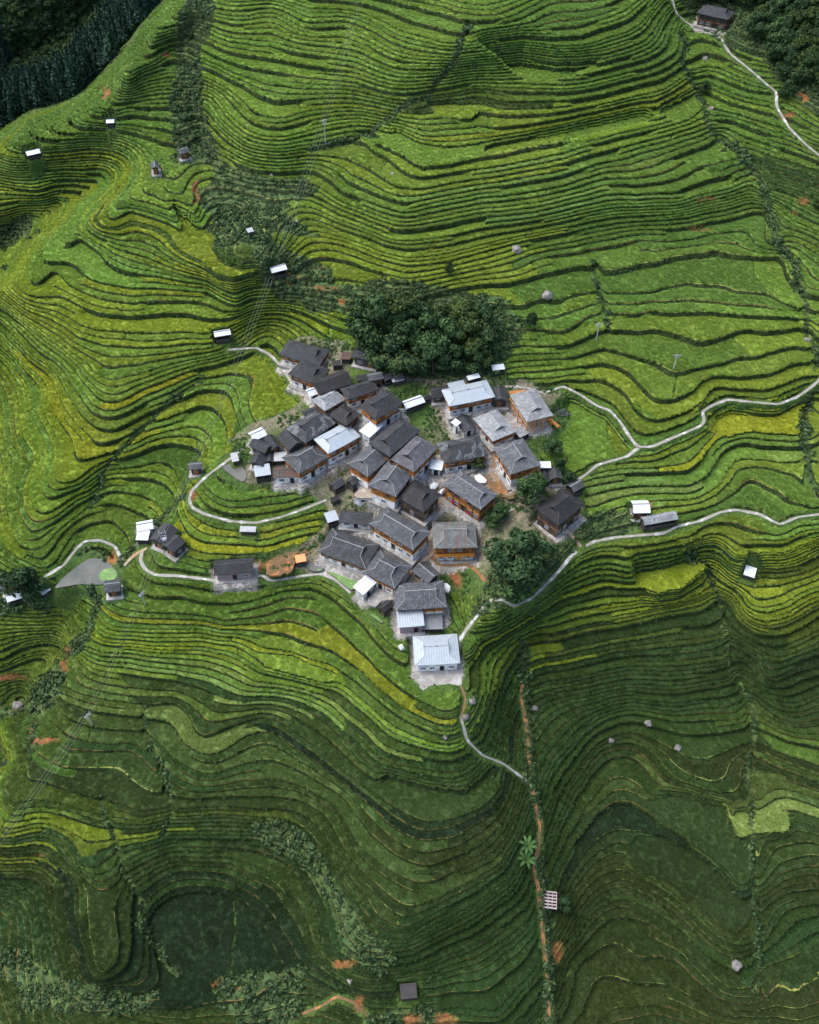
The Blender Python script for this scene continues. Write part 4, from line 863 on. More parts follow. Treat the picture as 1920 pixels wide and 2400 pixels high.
CATN = dict(long_house='house', wooden_house='house', old_house='old house', small_shed='shed', metal_shed='shed', metal_house='house', unfinished_house='house')
GRPN = dict(house='houses of the hillside village', shed='sheds and huts', **{'old house': 'houses of the hillside village'})
def build_house(h):
    e = empty(h.name, (h.c[0], h.c[1], h.z0), h.ang); cat = CATN[h.name]; tag(e, h.label, cat, GRPN[cat])
    Lx, Dy, H = h.L, h.D, h.H; turn = h.D > h.L*1.08 and h.shape != 'm'
    r = {'hg': .27, 'g': .25, 'm': .10}[h.shape]*(min(Lx, Dy) if h.shape != 'm' else Dy)
    if h.rmat in ('metal', 'white') and h.shape == 'hg': r *= .72
    rm, lines = roof_mesh(*((Dy, Lx) if turn else (Lx, Dy)), 0, r, h.shape)
    ro = rm.build('roof', RM[h.rmat], e); ro.location = (0, 0, H)
    if turn: ro.rotation_euler = (0, 0, math.pi/2)
    tr = M_PALE if h.rmat in ('grey', 'slate', 'light', 'metal', 'streak', 'dark2') else RM['dark2']
    for i, (a, b) in enumerate(lines):
        k = MB(); k.bar(a, b, .045 if i else .075)
        if i == 0 and h.shape == 'hg':
            for q in (a, b): k.bar((q[0]-.1*np.sign(q[0]), 0, q[2]+.05), (q[0]+.25*np.sign(q[0]), 0, q[2]+.42), .06)     # raised ridge ends
            k.box(-.35, .35, -.08, .08, a[2]+.05, a[2]+.24)
        k.build('ridge_cap' if i == 0 else 'hip_cap', tr, ro)
    if h.rmat == 'dark' and h.shape == 'hg' and rng.random() < .5:
        pm = MB(); a = rng.uniform(-.3, .3)*Lx; z_ = r*.5/(Dy/2)
        if not turn: pm.add([(a,-Dy*.42,.08*Dy*z_+.08),(a+1.1,-Dy*.42,.08*Dy*z_+.08),(a+1.1,-Dy*.12,.38*Dy*z_*2*.98+.10),(a,-Dy*.12,.38*Dy*z_*2*.98+.10)], [(0,1,2,3)])
    # walls
    s = h.ov; ix = Lx/2-min(.55, s+.05); iy0, iy1 = -Dy/2+s, Dy/2-min(.5, s)
    base = MB(); base.box(-Lx/2-.15, Lx/2+.15, -Dy/2-.35, Dy/2+.1, -2.4, .06)
    st = h.style
    if st not in ('S',): base.build('plinth', M_CONC, e)
    def gables(m, zt, yy0, yy1):
        if h.shape == 'g':
            if not turn:
                for X in (-ix, ix-.12): m.add([(X,yy0,zt),(X+.12,yy0,zt),(X+.12,yy1,zt),(X,yy1,zt),(X,(yy0+yy1)/2,H+r*.9-.12),(X+.12,(yy0+yy1)/2,H+r*.9-.12)], [(0,1,2,3),(0,3,4),(1,5,2),(0,4,5,1),(3,2,5,4)])
            else:
                for Y_ in (yy0, yy1-.12): m.add([(-ix,Y_,zt),(ix,Y_,zt),(0,Y_,H+r*.9-.12),(-ix,Y_+.12,zt),(ix,Y_+.12,zt),(0,Y_+.12,H+r*.9-.12)], [(0,1,2),(5,4,3),(0,2,5,3),(1,4,5,2),(0,3,4,1)])
    top = H-.05 if h.shape != 'm' else H-.02
    if st in ('T2', 'W2', 'P2', 'B2'):
        lo = {'T2': .50, 'W2': .47, 'P2': .58, 'B2': .42}[st]*H
        low = {'T2': M_PLAST, 'W2': M_OLDW, 'P2': M_PLAST, 'B2': M_PLAST}[st]; up = M_WOOD if st != 'W2' or h.rmat == 'slate' else M_OLDW
        if st == 'W2' and h.rmat == 'slate': low = M_WOOD
        m = MB(); m.box(-ix+.12, ix-.12, iy0+.15, iy1-.1, .06, lo); m.build('ground_floor_wall', low, e)
        m = MB(); m.box(-ix, ix, iy0, iy1, lo, top); gables(m, top, iy0, iy1); m.build('upper_floor_wall', up, e)
        m = MB(); m.box(-ix-.05, ix+.05, iy0-.06, iy0-.005, lo-.12, lo+.12); m.box(ix+.005, ix+.06, iy0, iy1, lo-.12, lo+.12); m.box(-ix-.06, -ix-.005, iy0, iy1, lo-.12, lo+.12)
        m.build('floor_beam', M_BEAM if h.rmat in ('grey', 'streak', 'slate') else M_WOOD, e)
        n = max(2, int(Lx/2.3)); sp = (2*ix-.6)/n
        for i in range(n):
            x = -ix+.3+sp*(i+.5)
            if i == n//2: door(e, x, iy0+.15, .08, 1.1, min(1.9, lo-.3), mat=M_DARK if st != 'B2' else M_BEAM)
            else: window(e, x, iy0+.15, max(.5, lo*.35), min(1.15, sp*.62), min(.95, lo*.42), 'f')
            hu = top-lo
            if hu > 1.2 and (i+len(h.label)) % 3 != 1: window(e, x, iy0, lo+.40*hu, min(1.2, sp*.6), min(.8, hu*.38), 'f', M_FRAME if st in ('T2', 'B2') else M_OLDW)
        for ax, X in (('r', ix), ('l', -ix)):
            window(e, X-(.12 if ax == 'r' else -.12), (iy0+iy1)/2, max(.5, lo*.35), 1.1, min(.9, lo*.4), ax)
            if top-lo > 1.3: window(e, X, (iy0+iy1)/2-Dy*.18, lo+.4*(top-lo), .9, .7, ax, M_OLDW)
        for i in range(n+1):                                                       # posts along the eave
            x = -ix+.15+(2*ix-.3)*i/n; m = MB(); m.box(x-.08, x+.08, iy0-.16, iy0-.065, .06 if st != 'T2' else lo, top); m.build('post', M_WOOD, e)
        if st == 'B2':
            for z_ in (lo+.12, lo+.5, lo+.85): m = MB(); m.box(-ix, ix, iy0-.62, iy0-.54, z_, z_+.10); m.build('balcony_rail', M_BEAM, e)
            m = MB(); m.box(-ix, ix, iy0-.66, iy0-.17, lo-.04, lo+.10); m.build('balcony_floor', M_BEAM, e)
            m = MB(); m.box(-ix-.02, ix+.02, iy0-.3, iy0-.17, top-.35, top-.12); m.build('eave_beam', M_BEAM, e)
        if st == 'W2' and h.rmat == 'slate':
            for i in (.2, .65): m = MB(); m.box(-ix+i*2*ix, -ix+i*2*ix+.7, iy0-.2, iy0-.17, .5, 1.9); m.build('banner', M_RED, e)
    elif st in ('P1', 'W1', 'K1'):
        wm = {'P1': M_PLAST, 'W1': M_OLDW, 'K1': M_PINK}[st]
        m = MB(); m.box(-ix, ix, iy0, iy1, .06, top); gables(m, top, iy0, iy1); m.build('wall', wm, e)
        n = max(1, int(Lx/2.4)); sp = (2*ix-.3)/n
        for i in range(n):
            x = -ix+.15+sp*(i+.5)
            if i == n//2: door(e, x, iy0, .08, min(1.0, sp*.6), min(1.8, H-.5), mat=M_WOOD if st == 'W1' else M_DARK)
            else: window(e, x, iy0, .9, min(1.3, sp*.6), .8, 'f')
        if Dy > 3: window(e, ix, 0, .9, .9, .7, 'r'); window(e, -ix, 0, .9, .9, .7, 'l')
    elif st == 'S':
        for X in (-ix, ix):
            for Y_ in (iy0, iy1):
                z1 = top-.1 if h.shape != 'm' else H+r*((Y_+Dy/2)/Dy)-.16
                m = MB(); m.box(X-.09, X+.09, Y_-.09, Y_+.09, -2.0, z1); m.build('post', M_OLDW, e)
        m = MB(); m.box(-ix+.1, ix-.1, iy1-.16, iy1-.06, .3, top-.15); m.build('back_boards', M_OLDW, e)
        m = MB(); m.box(-ix+.1, ix-.1, iy0+.02, iy0+.1, .3, .3+.42*H); m.build('front_boards', M_OLDW, e)
        for X in (-ix+.12, ix-.2): m = MB(); m.box(X, X+.08, iy0+.11, iy1-.17, .3, .3+.55*H); m.build('side_boards', M_OLDW, e)
        m = MB(); m.box(-ix, ix, iy0, iy1, .16, .29); m.build('floor', M_OLDW, e)
    elif st == 'X':
        nx, ny = 4, 3
        for i in range(nx+1):
            for j in range(ny+1):
                x = -ix+2*ix*i/nx; y = iy0+(iy1-iy0)*j/ny; m = MB(); m.box(x-.10, x+.10, y-.10, y+.10, .06, top+(0 if h.shape != 'hg' else r*.3*(1-abs(2*j/ny-1)))); m.build('post', M_TIMB, e)
        for z_ in (.38*H, .72*H, H-.35):
            for j in range(ny+1): y = iy0+(iy1-iy0)*j/ny; m = MB(); m.box(-ix-.4, ix+.4, y-.06, y+.06, z_, z_+.18); m.build('beam', M_TIMB, e)
            for i in range(nx+1): x = -ix+2*ix*i/nx; m = MB(); m.box(x-.055, x+.055, iy0-.4, iy1+.4, z_+.185, z_+.34); m.build('cross_beam', M_TIMB, e)
    if st in ('S',) and h.rmat == 'slat':
        for i in range(6): m = MB(); y = -Dy/2+Dy*(i+.5)/6; m.box(-Lx/2, Lx/2, y-.06, y+.06, 0, .06); o = m.build('slat', M_OLDW, e); o.location = (0, 0, H+r*(y+Dy/2)/Dy+.01)
    return e
for h in HOUSES: h.obj = build_house(h)
print('houses', len(HOUSES), round(time.time()-T0, 1))
# ------------------------------------------------------------------ heights of the finished land
def land_z(x, y):
    x = np.asarray(x, float); y = np.asarray(y, float); z = np.zeros_like(x)
    for _ in range(14):
        u_, v_ = proj(x, y, z); z = z*.4+.6*bil(ZF, u_, v_)
    u_, v_ = proj(x, y, z); h_ = bil(H, u_, v_); t_ = bil(terr, u_, v_); lv = level(h_); kk = np.floor(lv).astype(int)
    zt_, _ = terrace(h_, lv, x, y, t_, np.zeros_like(x), kk); return zt_
def ribbon(name, x, y, z, width, mat, label, th=.7):
    n_ = len(x); z = z+.07
    t = np.stack([np.gradient(x), np.gradient(y)], 1); t /= np.linalg.norm(t, axis=1)[:, None]+1e-9; nn = np.stack([-t[:, 1], t[:, 0]], 1)
    wv = width*(.5+.16*(vnoise(x/1.7, y/1.7, 61)-.5)*2)[:, None]
    a = np.stack([x, y], 1)+nn*wv; b = np.stack([x, y], 1)-nn*wv
    m = MB()
    for i in range(n_): m.v += [(a[i, 0], a[i, 1], z[i]), (b[i, 0], b[i, 1], z[i]), (a[i, 0], a[i, 1], z[i]-th), (b[i, 0], b[i, 1], z[i]-th)]
    for i in range(n_-1):
        o_ = i*4; p_ = o_+4; m.f += [(o_, o_+1, p_+1, p_), (o_+2, o_, p_, p_+2), (o_+1, o_+3, p_+3, p_+1)]
    ob = m.build(name, mat); ob['label'] = label; ob['kind'] = 'structure'; return ob
M_PATH = surf('pale_path_concrete', (.58,.58,.57), var=.2, scale=.7, second=(.27,.26,.23), secamt=.35)
M_SOILP = surf('trodden_red_soil', (.40,.165,.06), var=.3, scale=.9, second=(.16,.10,.05), secamt=.3)
M_LANE = surf('lane_concrete', (.40,.36,.31), var=.25, scale=.8, second=(.30,.19,.11), secamt=.3)
PM = dict(path=M_PATH, soil=M_SOILP, lane=M_LANE)
for wd, mt, lb, x, y, z in PATHW: ribbon('footpath', x, y, z, wd, PM[mt], lb)
wm, wt, wb = nmat('pond_water'); co = coords(wt); wb.inputs['Base Color'].default_value = (.075,.085,.080,1); wb.inputs['Roughness'].default_value = .14; wb.inputs['Specular IOR Level'].default_value = .6
c = mixc(wt, ramp(wt, noise(wt, co, .12, 4, .6), [(.4, (0, 0, 0)), (.65, (1, 1, 1))]), (.060,.072,.062), (.14,.135,.115)); L(wt, c, wb.inputs['Base Color']); bump(wt, wb, noise(wt, co, 2.5, 2), .01, .3)
M_WEED = surf('duckweed', (.20,.34,.11), var=.25, scale=.8, second=(.12,.22,.07), secamt=.25, rough=.6)
def flat_poly(name, P, z, mat, th=.5, sm=3, jag=.15):
    x, y = unproj(np.array(P)[:, 0], np.array(P)[:, 1], z); Q = np.array(resample(np.stack([x, y], 1).tolist()+[(x[0], y[0])], .9))[:-1]
    for _ in range(sm): Q = (np.roll(Q, 1, 0)+2*Q+np.roll(Q, -1, 0))/4
    Q = Q+(np.random.default_rng(len(Q)).random(Q.shape)-.5)*jag
    n_ = len(Q); m = MB(); m.v = [(a, b, z) for a, b in Q]+[(a, b, z-th) for a, b in Q]
    ar_ = sum(Q[i, 0]*Q[(i+1) % n_, 1]-Q[(i+1) % n_, 0]*Q[i, 1] for i in range(n_)); f = list(range(n_)); m.f = [tuple(f if ar_ > 0 else f[::-1])]+[(i, n_+i, n_+(i+1) % n_, (i+1) % n_) for i in range(n_)]
    return m.build(name, mat)
YM = dict(concrete=M_CONC, pale=M_PATH, soil=M_SOILP)
for (nm, P, lb), zc in zip(YARDS, yard_z):
    o = flat_poly('yard', P, zc+.09, YM[nm], .6, 1, .7 if nm == 'soil' else .2); o['kind'] = 'structure'; o['label'] = lb
for (nm, P, lb), zc in zip(PONDS, pond_z):
    o = flat_poly('pond_water', P, zc, wm, .3); o['kind'] = 'structure'; o['label'] = lb
for i, P in WEED:
    o = flat_poly('duckweed', P, pond_z[i]+.03, M_WEED, .025); tag(o, ['round duckweed mat in the corner of the grey pond', 'duckweed covering the four-sided pond', 'duckweed in the narrow strip pond', 'duckweed patch on the small pale pond'][[0, 3, 4, 2].index(i)], 'duckweed', kind='stuff')
print('paths', round(time.time()-T0, 1))
# ------------------------------------------------------------------ plants
def leafmat(name, a, b_, c_, trans=.0):
    m, t, b = nmat(name); at = N(t, 'ShaderNodeAttribute', attribute_name='tint').outputs['Fac']
    oi = N(t, 'ShaderNodeObjectInfo'); c = ramp(t, at, [(0, a), (.5, b_), (1, c_)])
    c = mixc(t, 1.0, c, ramp(t, oi.outputs['Random'], [(0, (.72, .78, .8)), (1, (1.25, 1.2, 1.1))]), 'MULTIPLY'); L(t, c, b.inputs['Base Color']); b.inputs['Roughness'].default_value = .75; return m
M_LEAF = leafmat('dark_broadleaf', (.012,.034,.013), (.028,.064,.021), (.056,.104,.032))
M_LEAF2 = leafmat('olive_broadleaf', (.018,.040,.011), (.042,.076,.018), (.085,.120,.030))
M_BAMB = leafmat('bamboo_leaves', (.016,.042,.015), (.036,.075,.026), (.085,.125,.034))
M_CONI = leafmat('conifer_needles', (.012,.036,.024), (.024,.060,.038), (.042,.088,.052))
M_SHRB = leafmat('scrub_leaves', (.022,.052,.016), (.050,.095,.034), (.105,.150,.060))
M_GRAS = leafmat('bank_grass', (.014,.034,.008), (.030,.062,.013), (.075,.105,.024))
M_VEG = leafmat('garden_greens', (.020,.060,.014), (.040,.100,.024), (.085,.150,.040))
M_BANA = leafmat('banana_leaves', (.050,.11,.030), (.080,.16,.045), (.13,.20,.06))
M_BARK = surf('bark', (.09,.07,.05), var=.3, fine=12)
def leaf_mesh(name, C, S, Nn, mat, seed, flat=.0):
    """many small leaf sprays: centres C[n,3], sizes S[n], outward directions Nn[n,3]"""
    g_ = np.random.default_rng(seed); n_ = len(C); d = Nn+g_.normal(0, .55, (n_, 3)); d /= np.linalg.norm(d, axis=1)[:, None]
    a = np.cross(d, g_.normal(0, 1, (n_, 3))); a /= np.linalg.norm(a, axis=1)[:, None]+1e-9; b = np.cross(d, a)
    k = S[:, None]; p = [C+a*k, C+b*k*.62+d*k*.18, C-a*k*.9, C-b*k*.62-d*k*.1]
    V = np.stack(p, 1).reshape(-1, 3); F = np.arange(n_*4).reshape(-1, 4)
    T = np.concatenate([F[:, [0, 1, 2]], F[:, [0, 2, 3]]]); c = g_.random(n_)[:, None].repeat(3, 1)
    return mesh_np(name, V, T, mat, np.concatenate([c, c]))
def crown(seed, rad, hgt, nl, nleaf, size, base):
    g_ = np.random.default_rng(seed); C = []; Nn = []
    lob = []
    for i in range(nl):
        t = g_.random(); a = i*2.4+g_.normal(0, .4); rr = rad*(.30+.55*math.sin(math.pi*(.18+.75*t)))*(.65+.5*g_.random())
        lob.append((math.cos(a)*rr*.85, math.sin(a)*rr*.85, base+hgt*(.08+.80*t), rad*(.26+.22*g_.random())*(1.1-.35*t)))
    lob.append((0, 0, base+hgt*.88, rad*.34))
    for i in range(nleaf):
        l = lob[g_.integers(len(lob))]; d = g_.normal(0, 1, 3); d /= np.linalg.norm(d); d[2] = d[2] if d[2] > -.35 else -d[2]*.5
        r_ = l[3]*(.72+.38*g_.random()**.7); C.append((l[0]+d[0]*r_, l[1]+d[1]*r_, l[2]+d[2]*r_*.85)); Nn.append(d)
    return np.array(C), size*(.6+.8*g_.random(nleaf)), np.array(Nn), lob
def trunk_mesh(name, lob, base, r):
    m = MB(); m.bar((0, 0, -.8), (0, 0, base*.6), r, 7, r2=r*.8); m.bar((0, 0, base*.55), (.1, 0, base*1.5), r*.8, 7, r2=r*.45)
    for l in lob[::2][:6]: m.bar((0, 0, base*(.7+.3*rng.random())), (l[0]*.8, l[1]*.8, l[2]), r*.38, 5, r2=r*.12)
    return m.mesh(name, M_BARK)
BROAD = []
for sd_ in range(4):
    C, S, Nn, lob = crown(10+sd_, 4.0, 7.0, 13+sd_, 3000, .36, 2.6); BROAD.append((trunk_mesh('trunk', lob, 2.6, .28), leaf_mesh('crown', C, S, Nn, M_LEAF2 if sd_ == 2 else M_LEAF, sd_)))
BAMBOO = []
for sd_ in range(2):
    g_ = np.random.default_rng(50+sd_); C = []; Nn = []; tm = MB()
    for i in range(16):
        a = g_.random()*6.28; r0 = .8*math.sqrt(g_.random()); ln = 6.5+2.5*g_.random(); bend = 1.2+1.6*g_.random(); pts = []
        for k in range(6):
            s = k/5; pts.append((math.cos(a)*(r0+bend*s**2.4), math.sin(a)*(r0+bend*s**2.4), ln*s*(1-.12*s)))
        for p0, p1 in zip(pts[:-1], pts[1:]): tm.bar(p0, p1, .05, 4)
        for k in range(95):
            s = .45+.55*g_.random(); j = min(4, int(s*5)); f = s*5-j; p = np.array(pts[j])*(1-f)+np.array(pts[j+1])*f; o_ = g_.normal(0, .42, 3); C.append(p+o_); Nn.append(np.array((math.cos(a), math.sin(a), .9))+o_)
    C = np.array(C); BAMBOO.append((tm.mesh('culms', M_BAMB), leaf_mesh('crown', C, .26*(.6+.8*g_.random(len(C))), np.array(Nn), M_BAMB, sd_)))
def plant_tree(name, proto, u, v, hgt, label, cat, group, wide=1.0, partn=('trunk', 'crown')):
    x, y, z = ground_px(u, v); z = float(land_z(np.array([x]), np.array([y]))[0])
    e = empty(name, (x, y, z-.1), rng.random()*6.28); k = hgt/10.0 if 'bamboo' not in name else hgt/9.0; e.scale = (k*wide, k*wide, k)
    for nm, me in zip(partn, proto):
        o = bpy.data.objects.new(nm, me); sc.collection.objects.link(o); o.parent = e
    return tag(e, label, cat, group)
GRV = [(885,815,18,'b'),(855,800,12,'b'),(925,790,15,'b'),(965,785,12,'b'),(1010,770,9,'y'),(1050,772,9,'y'),(1085,785,11,'b'),(1125,790,10,'b'),(1150,800,7,'b'),
 (860,838,11,'m'),(905,845,13,'m'),(950,840,13,'b'),(1000,830,13,'b'),(1045,832,12,'b'),(1095,835,12,'b'),(1132,838,9,'b'),(890,872,9,'m'),(930,882,10,'m'),(970,880,10,'m'),(1015,872,10,'b'),(1060,868,9,'b'),(1105,868,8,'b'),(1130,862,6,'b')]
ORD = ['first', 'second', 'third', 'fourth', 'fifth', 'sixth', 'seventh', 'eighth', 'ninth', 'tenth']; rowc = {}
for i, (a, b, hg, k) in enumerate(GRV):
    row = 'back' if i < 9 else 'middle' if i < 16 else 'front'; rowc[row, k] = rowc.get((row, k), -1)+1; nth = ORD[rowc[row, k]]
    if i == 0: plant_tree('broadleaf_tree', BROAD[0], a, b, hg, 'tallest dark tree at the left end of the grove above the village', 'tree', 'trees of the grove')
    elif k == 'y': plant_tree('bamboo_clump', BAMBOO[i % 2], a, b, hg, 'yellowish bamboo clump at the upper edge of the grove, %s from the left' % nth, 'bamboo', 'bamboo of the grove', 1.15, ('culms', 'crown'))
    elif k == 'm': plant_tree('bamboo_clump', BAMBOO[i % 2], a, b, hg, 'green drooping bamboo in the %s row of the grove, %s from the left' % (row, nth), 'bamboo', 'bamboo of the grove', 1.2, ('culms', 'crown'))
    else: plant_tree('broadleaf_tree', BROAD[i % 4], a, b, hg, 'dark broadleaf tree in the %s row of the grove, %s from the left' % (row, nth), 'tree', 'trees of the grove', 1.0+.15*rng.random())
for i, (a, b, hg, wd, lb) in enumerate([
 (1212,1340,13,1.35,'huge dark tree beside the streaked roof house, largest crown in the village'), (1178,1340,9,1.1,'dark tree leaning on the left side of the huge village tree'), (1252,1328,9,1.15,'dark tree merging with the right side of the huge village tree'),
 (1243,1175,9,1.1,'round dark tree between the amber-planked house and the dilapidated barn'), (1294,1068,6,1.0,'small bushy tree at the corner of the big light green field'), (1310,1100,4,1.0,'low bush-like tree next to the white small roof'),
 (1120,1100,4.5,1.0,'small tree in front of the patchy tiled house'), (1172,1215,5,1.1,'small tree right of the three-storey wooden house'), (1155,1235,5,1.2,'low tree under the eave of the three-storey wooden house'),
 (68,1393,10,1.2,'round dark tree at the left edge beside the pond'), (1052,642,4.5,.7,'lone thin dark tree on the slope above the grove'), (1243,775,6,.7,'slim tree standing right of the grove'),
 (1650,215,5,.8,'dark bush-like tree in the upper right gully'), (1840,225,6,1.0,'dark tree beside the top right mountain path'), (1912,490,4,1.0,'small tree at the right edge by the red earth patch'), (765,905,3.5,1.0,'small tree behind the brown-black weathered roof'), (1330,1130,4,1.1,'bush tree by the small dark shed near the rice field'),
 (1320,2125,4.5,1.2,'dark bush tree beside the wooden drying rack'),
]): plant_tree('broadleaf_tree', BROAD[i % 4], a, b, hg, lb, 'tree', 'single trees', wd)
# scattered plants: countless, one object per kind
PROTO = bpy.data.collections.new('plant_prototypes')
def proto(name, me):
    o = bpy.data.objects.new(name, me); PROTO_SUB.objects.link(o); return o
def scatter(name, P, scl, metas, label, cat, seed=1, lean=None):
    """geometry-node instances of a few plant meshes on the points P"""
    global PROTO_SUB
    PROTO_SUB = bpy.data.collections.new(name+'_kinds')
    for i, me in enumerate(metas): proto('%s_kind_%d' % (name, i), me)
    me = bpy.data.meshes.new(name); me.vertices.add(len(P)); me.vertices.foreach_set('co', np.asarray(P, np.float32).ravel()); me.update()
    g_ = np.random.default_rng(seed)
    at = me.attributes.new('scl', 'FLOAT_VECTOR', 'POINT'); at.data.foreach_set('vector', np.asarray(scl, np.float32).ravel())
    rt = np.zeros((len(P), 3), np.float32); rt[:, 2] = g_.random(len(P))*6.283; rt[:, :2] = g_.normal(0, .12, (len(P), 2))
    at = me.attributes.new('rt', 'FLOAT_VECTOR', 'POINT'); at.data.foreach_set('vector', rt.ravel())
    at = me.attributes.new('pick', 'INT', 'POINT'); at.data.foreach_set('value', g_.integers(0, len(metas), len(P)).astype(np.int32))
    o = bpy.data.objects.new(name, me); sc.collection.objects.link(o); tag(o, label, cat, kind='stuff')
    ng = bpy.data.node_groups.new(name, 'GeometryNodeTree'); ng.interface.new_socket('Geometry', in_out='INPUT', socket_type='NodeSocketGeometry'); ng.interface.new_socket('Geometry', in_out='OUTPUT', socket_type='NodeSocketGeometry')
    gi = ng.nodes.new('NodeGroupInput'); go = ng.nodes.new('NodeGroupOutput'); ip = ng.nodes.new('GeometryNodeInstanceOnPoints'); ci = ng.nodes.new('GeometryNodeCollectionInfo')
    ci.inputs['Collection'].default_value = PROTO_SUB; ci.inputs['Separate Children'].default_value = True; ci.inputs['Reset Children'].default_value = True
    ip.inputs['Pick Instance'].default_value = True
    def attr(nm, tp):
        n_ = ng.nodes.new('GeometryNodeInputNamedAttribute'); n_.data_type = tp; n_.inputs['Name'].default_value = nm; return n_.outputs['Attribute']
    m2p = ng.nodes.new('GeometryNodeMeshToPoints'); ng.links.new(gi.outputs[0], m2p.inputs[0]); ng.links.new(m2p.outputs[0], ip.inputs['Points'])
    ng.links.new(ci.outputs[0], ip.inputs['Instance']); ng.links.new(attr('pick', 'INT'), ip.inputs['Instance Index']); ng.links.new(attr('scl', 'FLOAT_VECTOR'), ip.inputs['Scale'])
    er = ng.nodes.new('FunctionNodeEulerToRotation'); ng.links.new(attr('rt', 'FLOAT_VECTOR'), er.inputs[0]); ng.links.new(er.outputs[0], ip.inputs['Rotation'])
    ng.links.new(ip.outputs[0], go.inputs[0]); md = o.modifiers.new('plants', 'NODES'); md.node_group = ng; return o
GEN = np.random.default_rng(7)
LT = np.concatenate([np.concatenate([SOUP[g][:, :, :2], Z[g][:, :, None]], -1), plain[:, :, :3]])
LU = np.concatenate([u[g], plain[:, :, 6].mean(1)]); LVv = np.concatenate([v[g], plain[:, :, 7].mean(1)]); LF = np.concatenate([ff[g], np.full(len(plain), -1.)]); LTER = np.concatenate([SOUP[g][:, :, 4].mean(1), np.zeros(len(plain))])
LA = np.linalg.norm(np.cross(LT[:, 1]-LT[:, 0], LT[:, 2]-LT[:, 0]), axis=1)/2
def sample(mask, n_):
    idx = np.nonzero(mask)[0]; p = LA[idx]; p = p/p.sum(); i = GEN.choice(idx, n_, p=p); a, b = GEN.random(n_), GEN.random(n_); s = a+b > 1; a[s] = 1-a[s]; b[s] = 1-b[s]
    P = LT[i, 0]+(LT[i, 1]-LT[i, 0])*a[:, None]+(LT[i, 2]-LT[i, 0])*b[:, None]; return P, i
inside = (LU > -110) & (LU < 2030) & (LVv > -90) & (LVv < 2490)
def bush(seed, nleaf, size, mat, flat=.8):
    g_ = np.random.default_rng(seed); d = g_.normal(0, 1, (nleaf, 3)); d /= np.linalg.norm(d, axis=1)[:, None]; d[:, 2] = np.abs(d[:, 2])
    rr = .55+.5*g_.random(nleaf)+.25*np.sin(d[:, 0]*5+seed)*np.cos(d[:, 1]*4); C = d*rr[:, None]; C[:, 2] *= flat; return leaf_mesh('bush', C, size*(.6+.8*g_.random(nleaf)), d, mat, seed)
def conifer(seed):
    g_ = np.random.default_rng(seed); n_ = 520; t = g_.random(n_)**.8; a = g_.random(n_)*6.283; lay = np.floor(t*11)/11; r_ = (1-lay)*2.0*(.35+.65*g_.random(n_)); C = np.stack([np.cos(a)*r_, np.sin(a)*r_, .8+t*8.0-r_*.28], 1)
    return leaf_mesh('conifer', C, .42*(.6+.6*g_.random(n_)), np.stack([np.cos(a), np.sin(a), np.full(n_, .5)], 1), M_CONI, seed)
def grass(seed, n_, mat, h_=1.0):
    g_ = np.random.default_rng(seed); V = []; T = []
    for i in range(n_):
        a = g_.random()*6.283; r_ = .35*g_.random(); x0, y0 = math.cos(a)*r_, math.sin(a)*r_; l = h_*(.6+.6*g_.random()); w_ = .07; o_ = len(V)
        V += [(x0-math.sin(a)*w_, y0+math.cos(a)*w_, 0), (x0+math.sin(a)*w_, y0-math.cos(a)*w_, 0), (x0+math.cos(a)*l*.55, y0+math.sin(a)*l*.55, l)]; T.append((o_, o_+1, o_+2))
    c = g_.random(len(T))[:, None].repeat(3, 1); return mesh_np('grass', np.array(V), np.array(T), mat, c)
# wooded valley top left and wood top right
def far_trees(poly, n_, keepout=()):
    m = inpoly(poly, LU, LVv) & inside; P, i = sample(m, n_); return P
DF = far_trees(FOREST, 2100); kf = GEN.random(len(DF)); P_ = DF
broadm = [b[1] for b in BROAD]
con = [conifer(s) for s in range(3)]
cmix = vnoise(DF[:, 0]/35, DF[:, 1]/35, 90) > .52
A_ = DF[cmix]; s_ = .8+.55*GEN.random(len(A_)); scatter('conifer_wood', A_, np.stack([s_, s_, s_*1.15], 1), con, 'dark conifer wood filling the valley in the top left corner', 'forest')
B_ = DF[~cmix]; s_ = .62+.35*GEN.random(len(B_)); B_[:, 2] -= 1.0; scatter('broadleaf_wood', B_, np.stack([s_, s_, s_*.95], 1), broadm, 'dark broadleaf wood filling the valley in the top left corner', 'forest')
TR = far_trees([(1625,-108),(1625,20),(1660,10),(1760,20),(1765,95),(1800,120),(1850,185),(1920,230),(2052,260),(2052,-108)], 330)
uu_, vv_ = proj(TR[:, 0], TR[:, 1], TR[:, 2]); TR = TR[~((uu_ > 1620) & (uu_ < 1745) & (vv_ > 12) & (vv_ < 95))]
TR[:, 2] -= .8; s_ = .55+.4*GEN.random(len(TR)); scatter('hillside_wood', TR, np.stack([s_, s_, s_], 1), broadm+[b[1] for b in BAMBOO], 'dark wood and bamboo in the top right corner', 'forest')
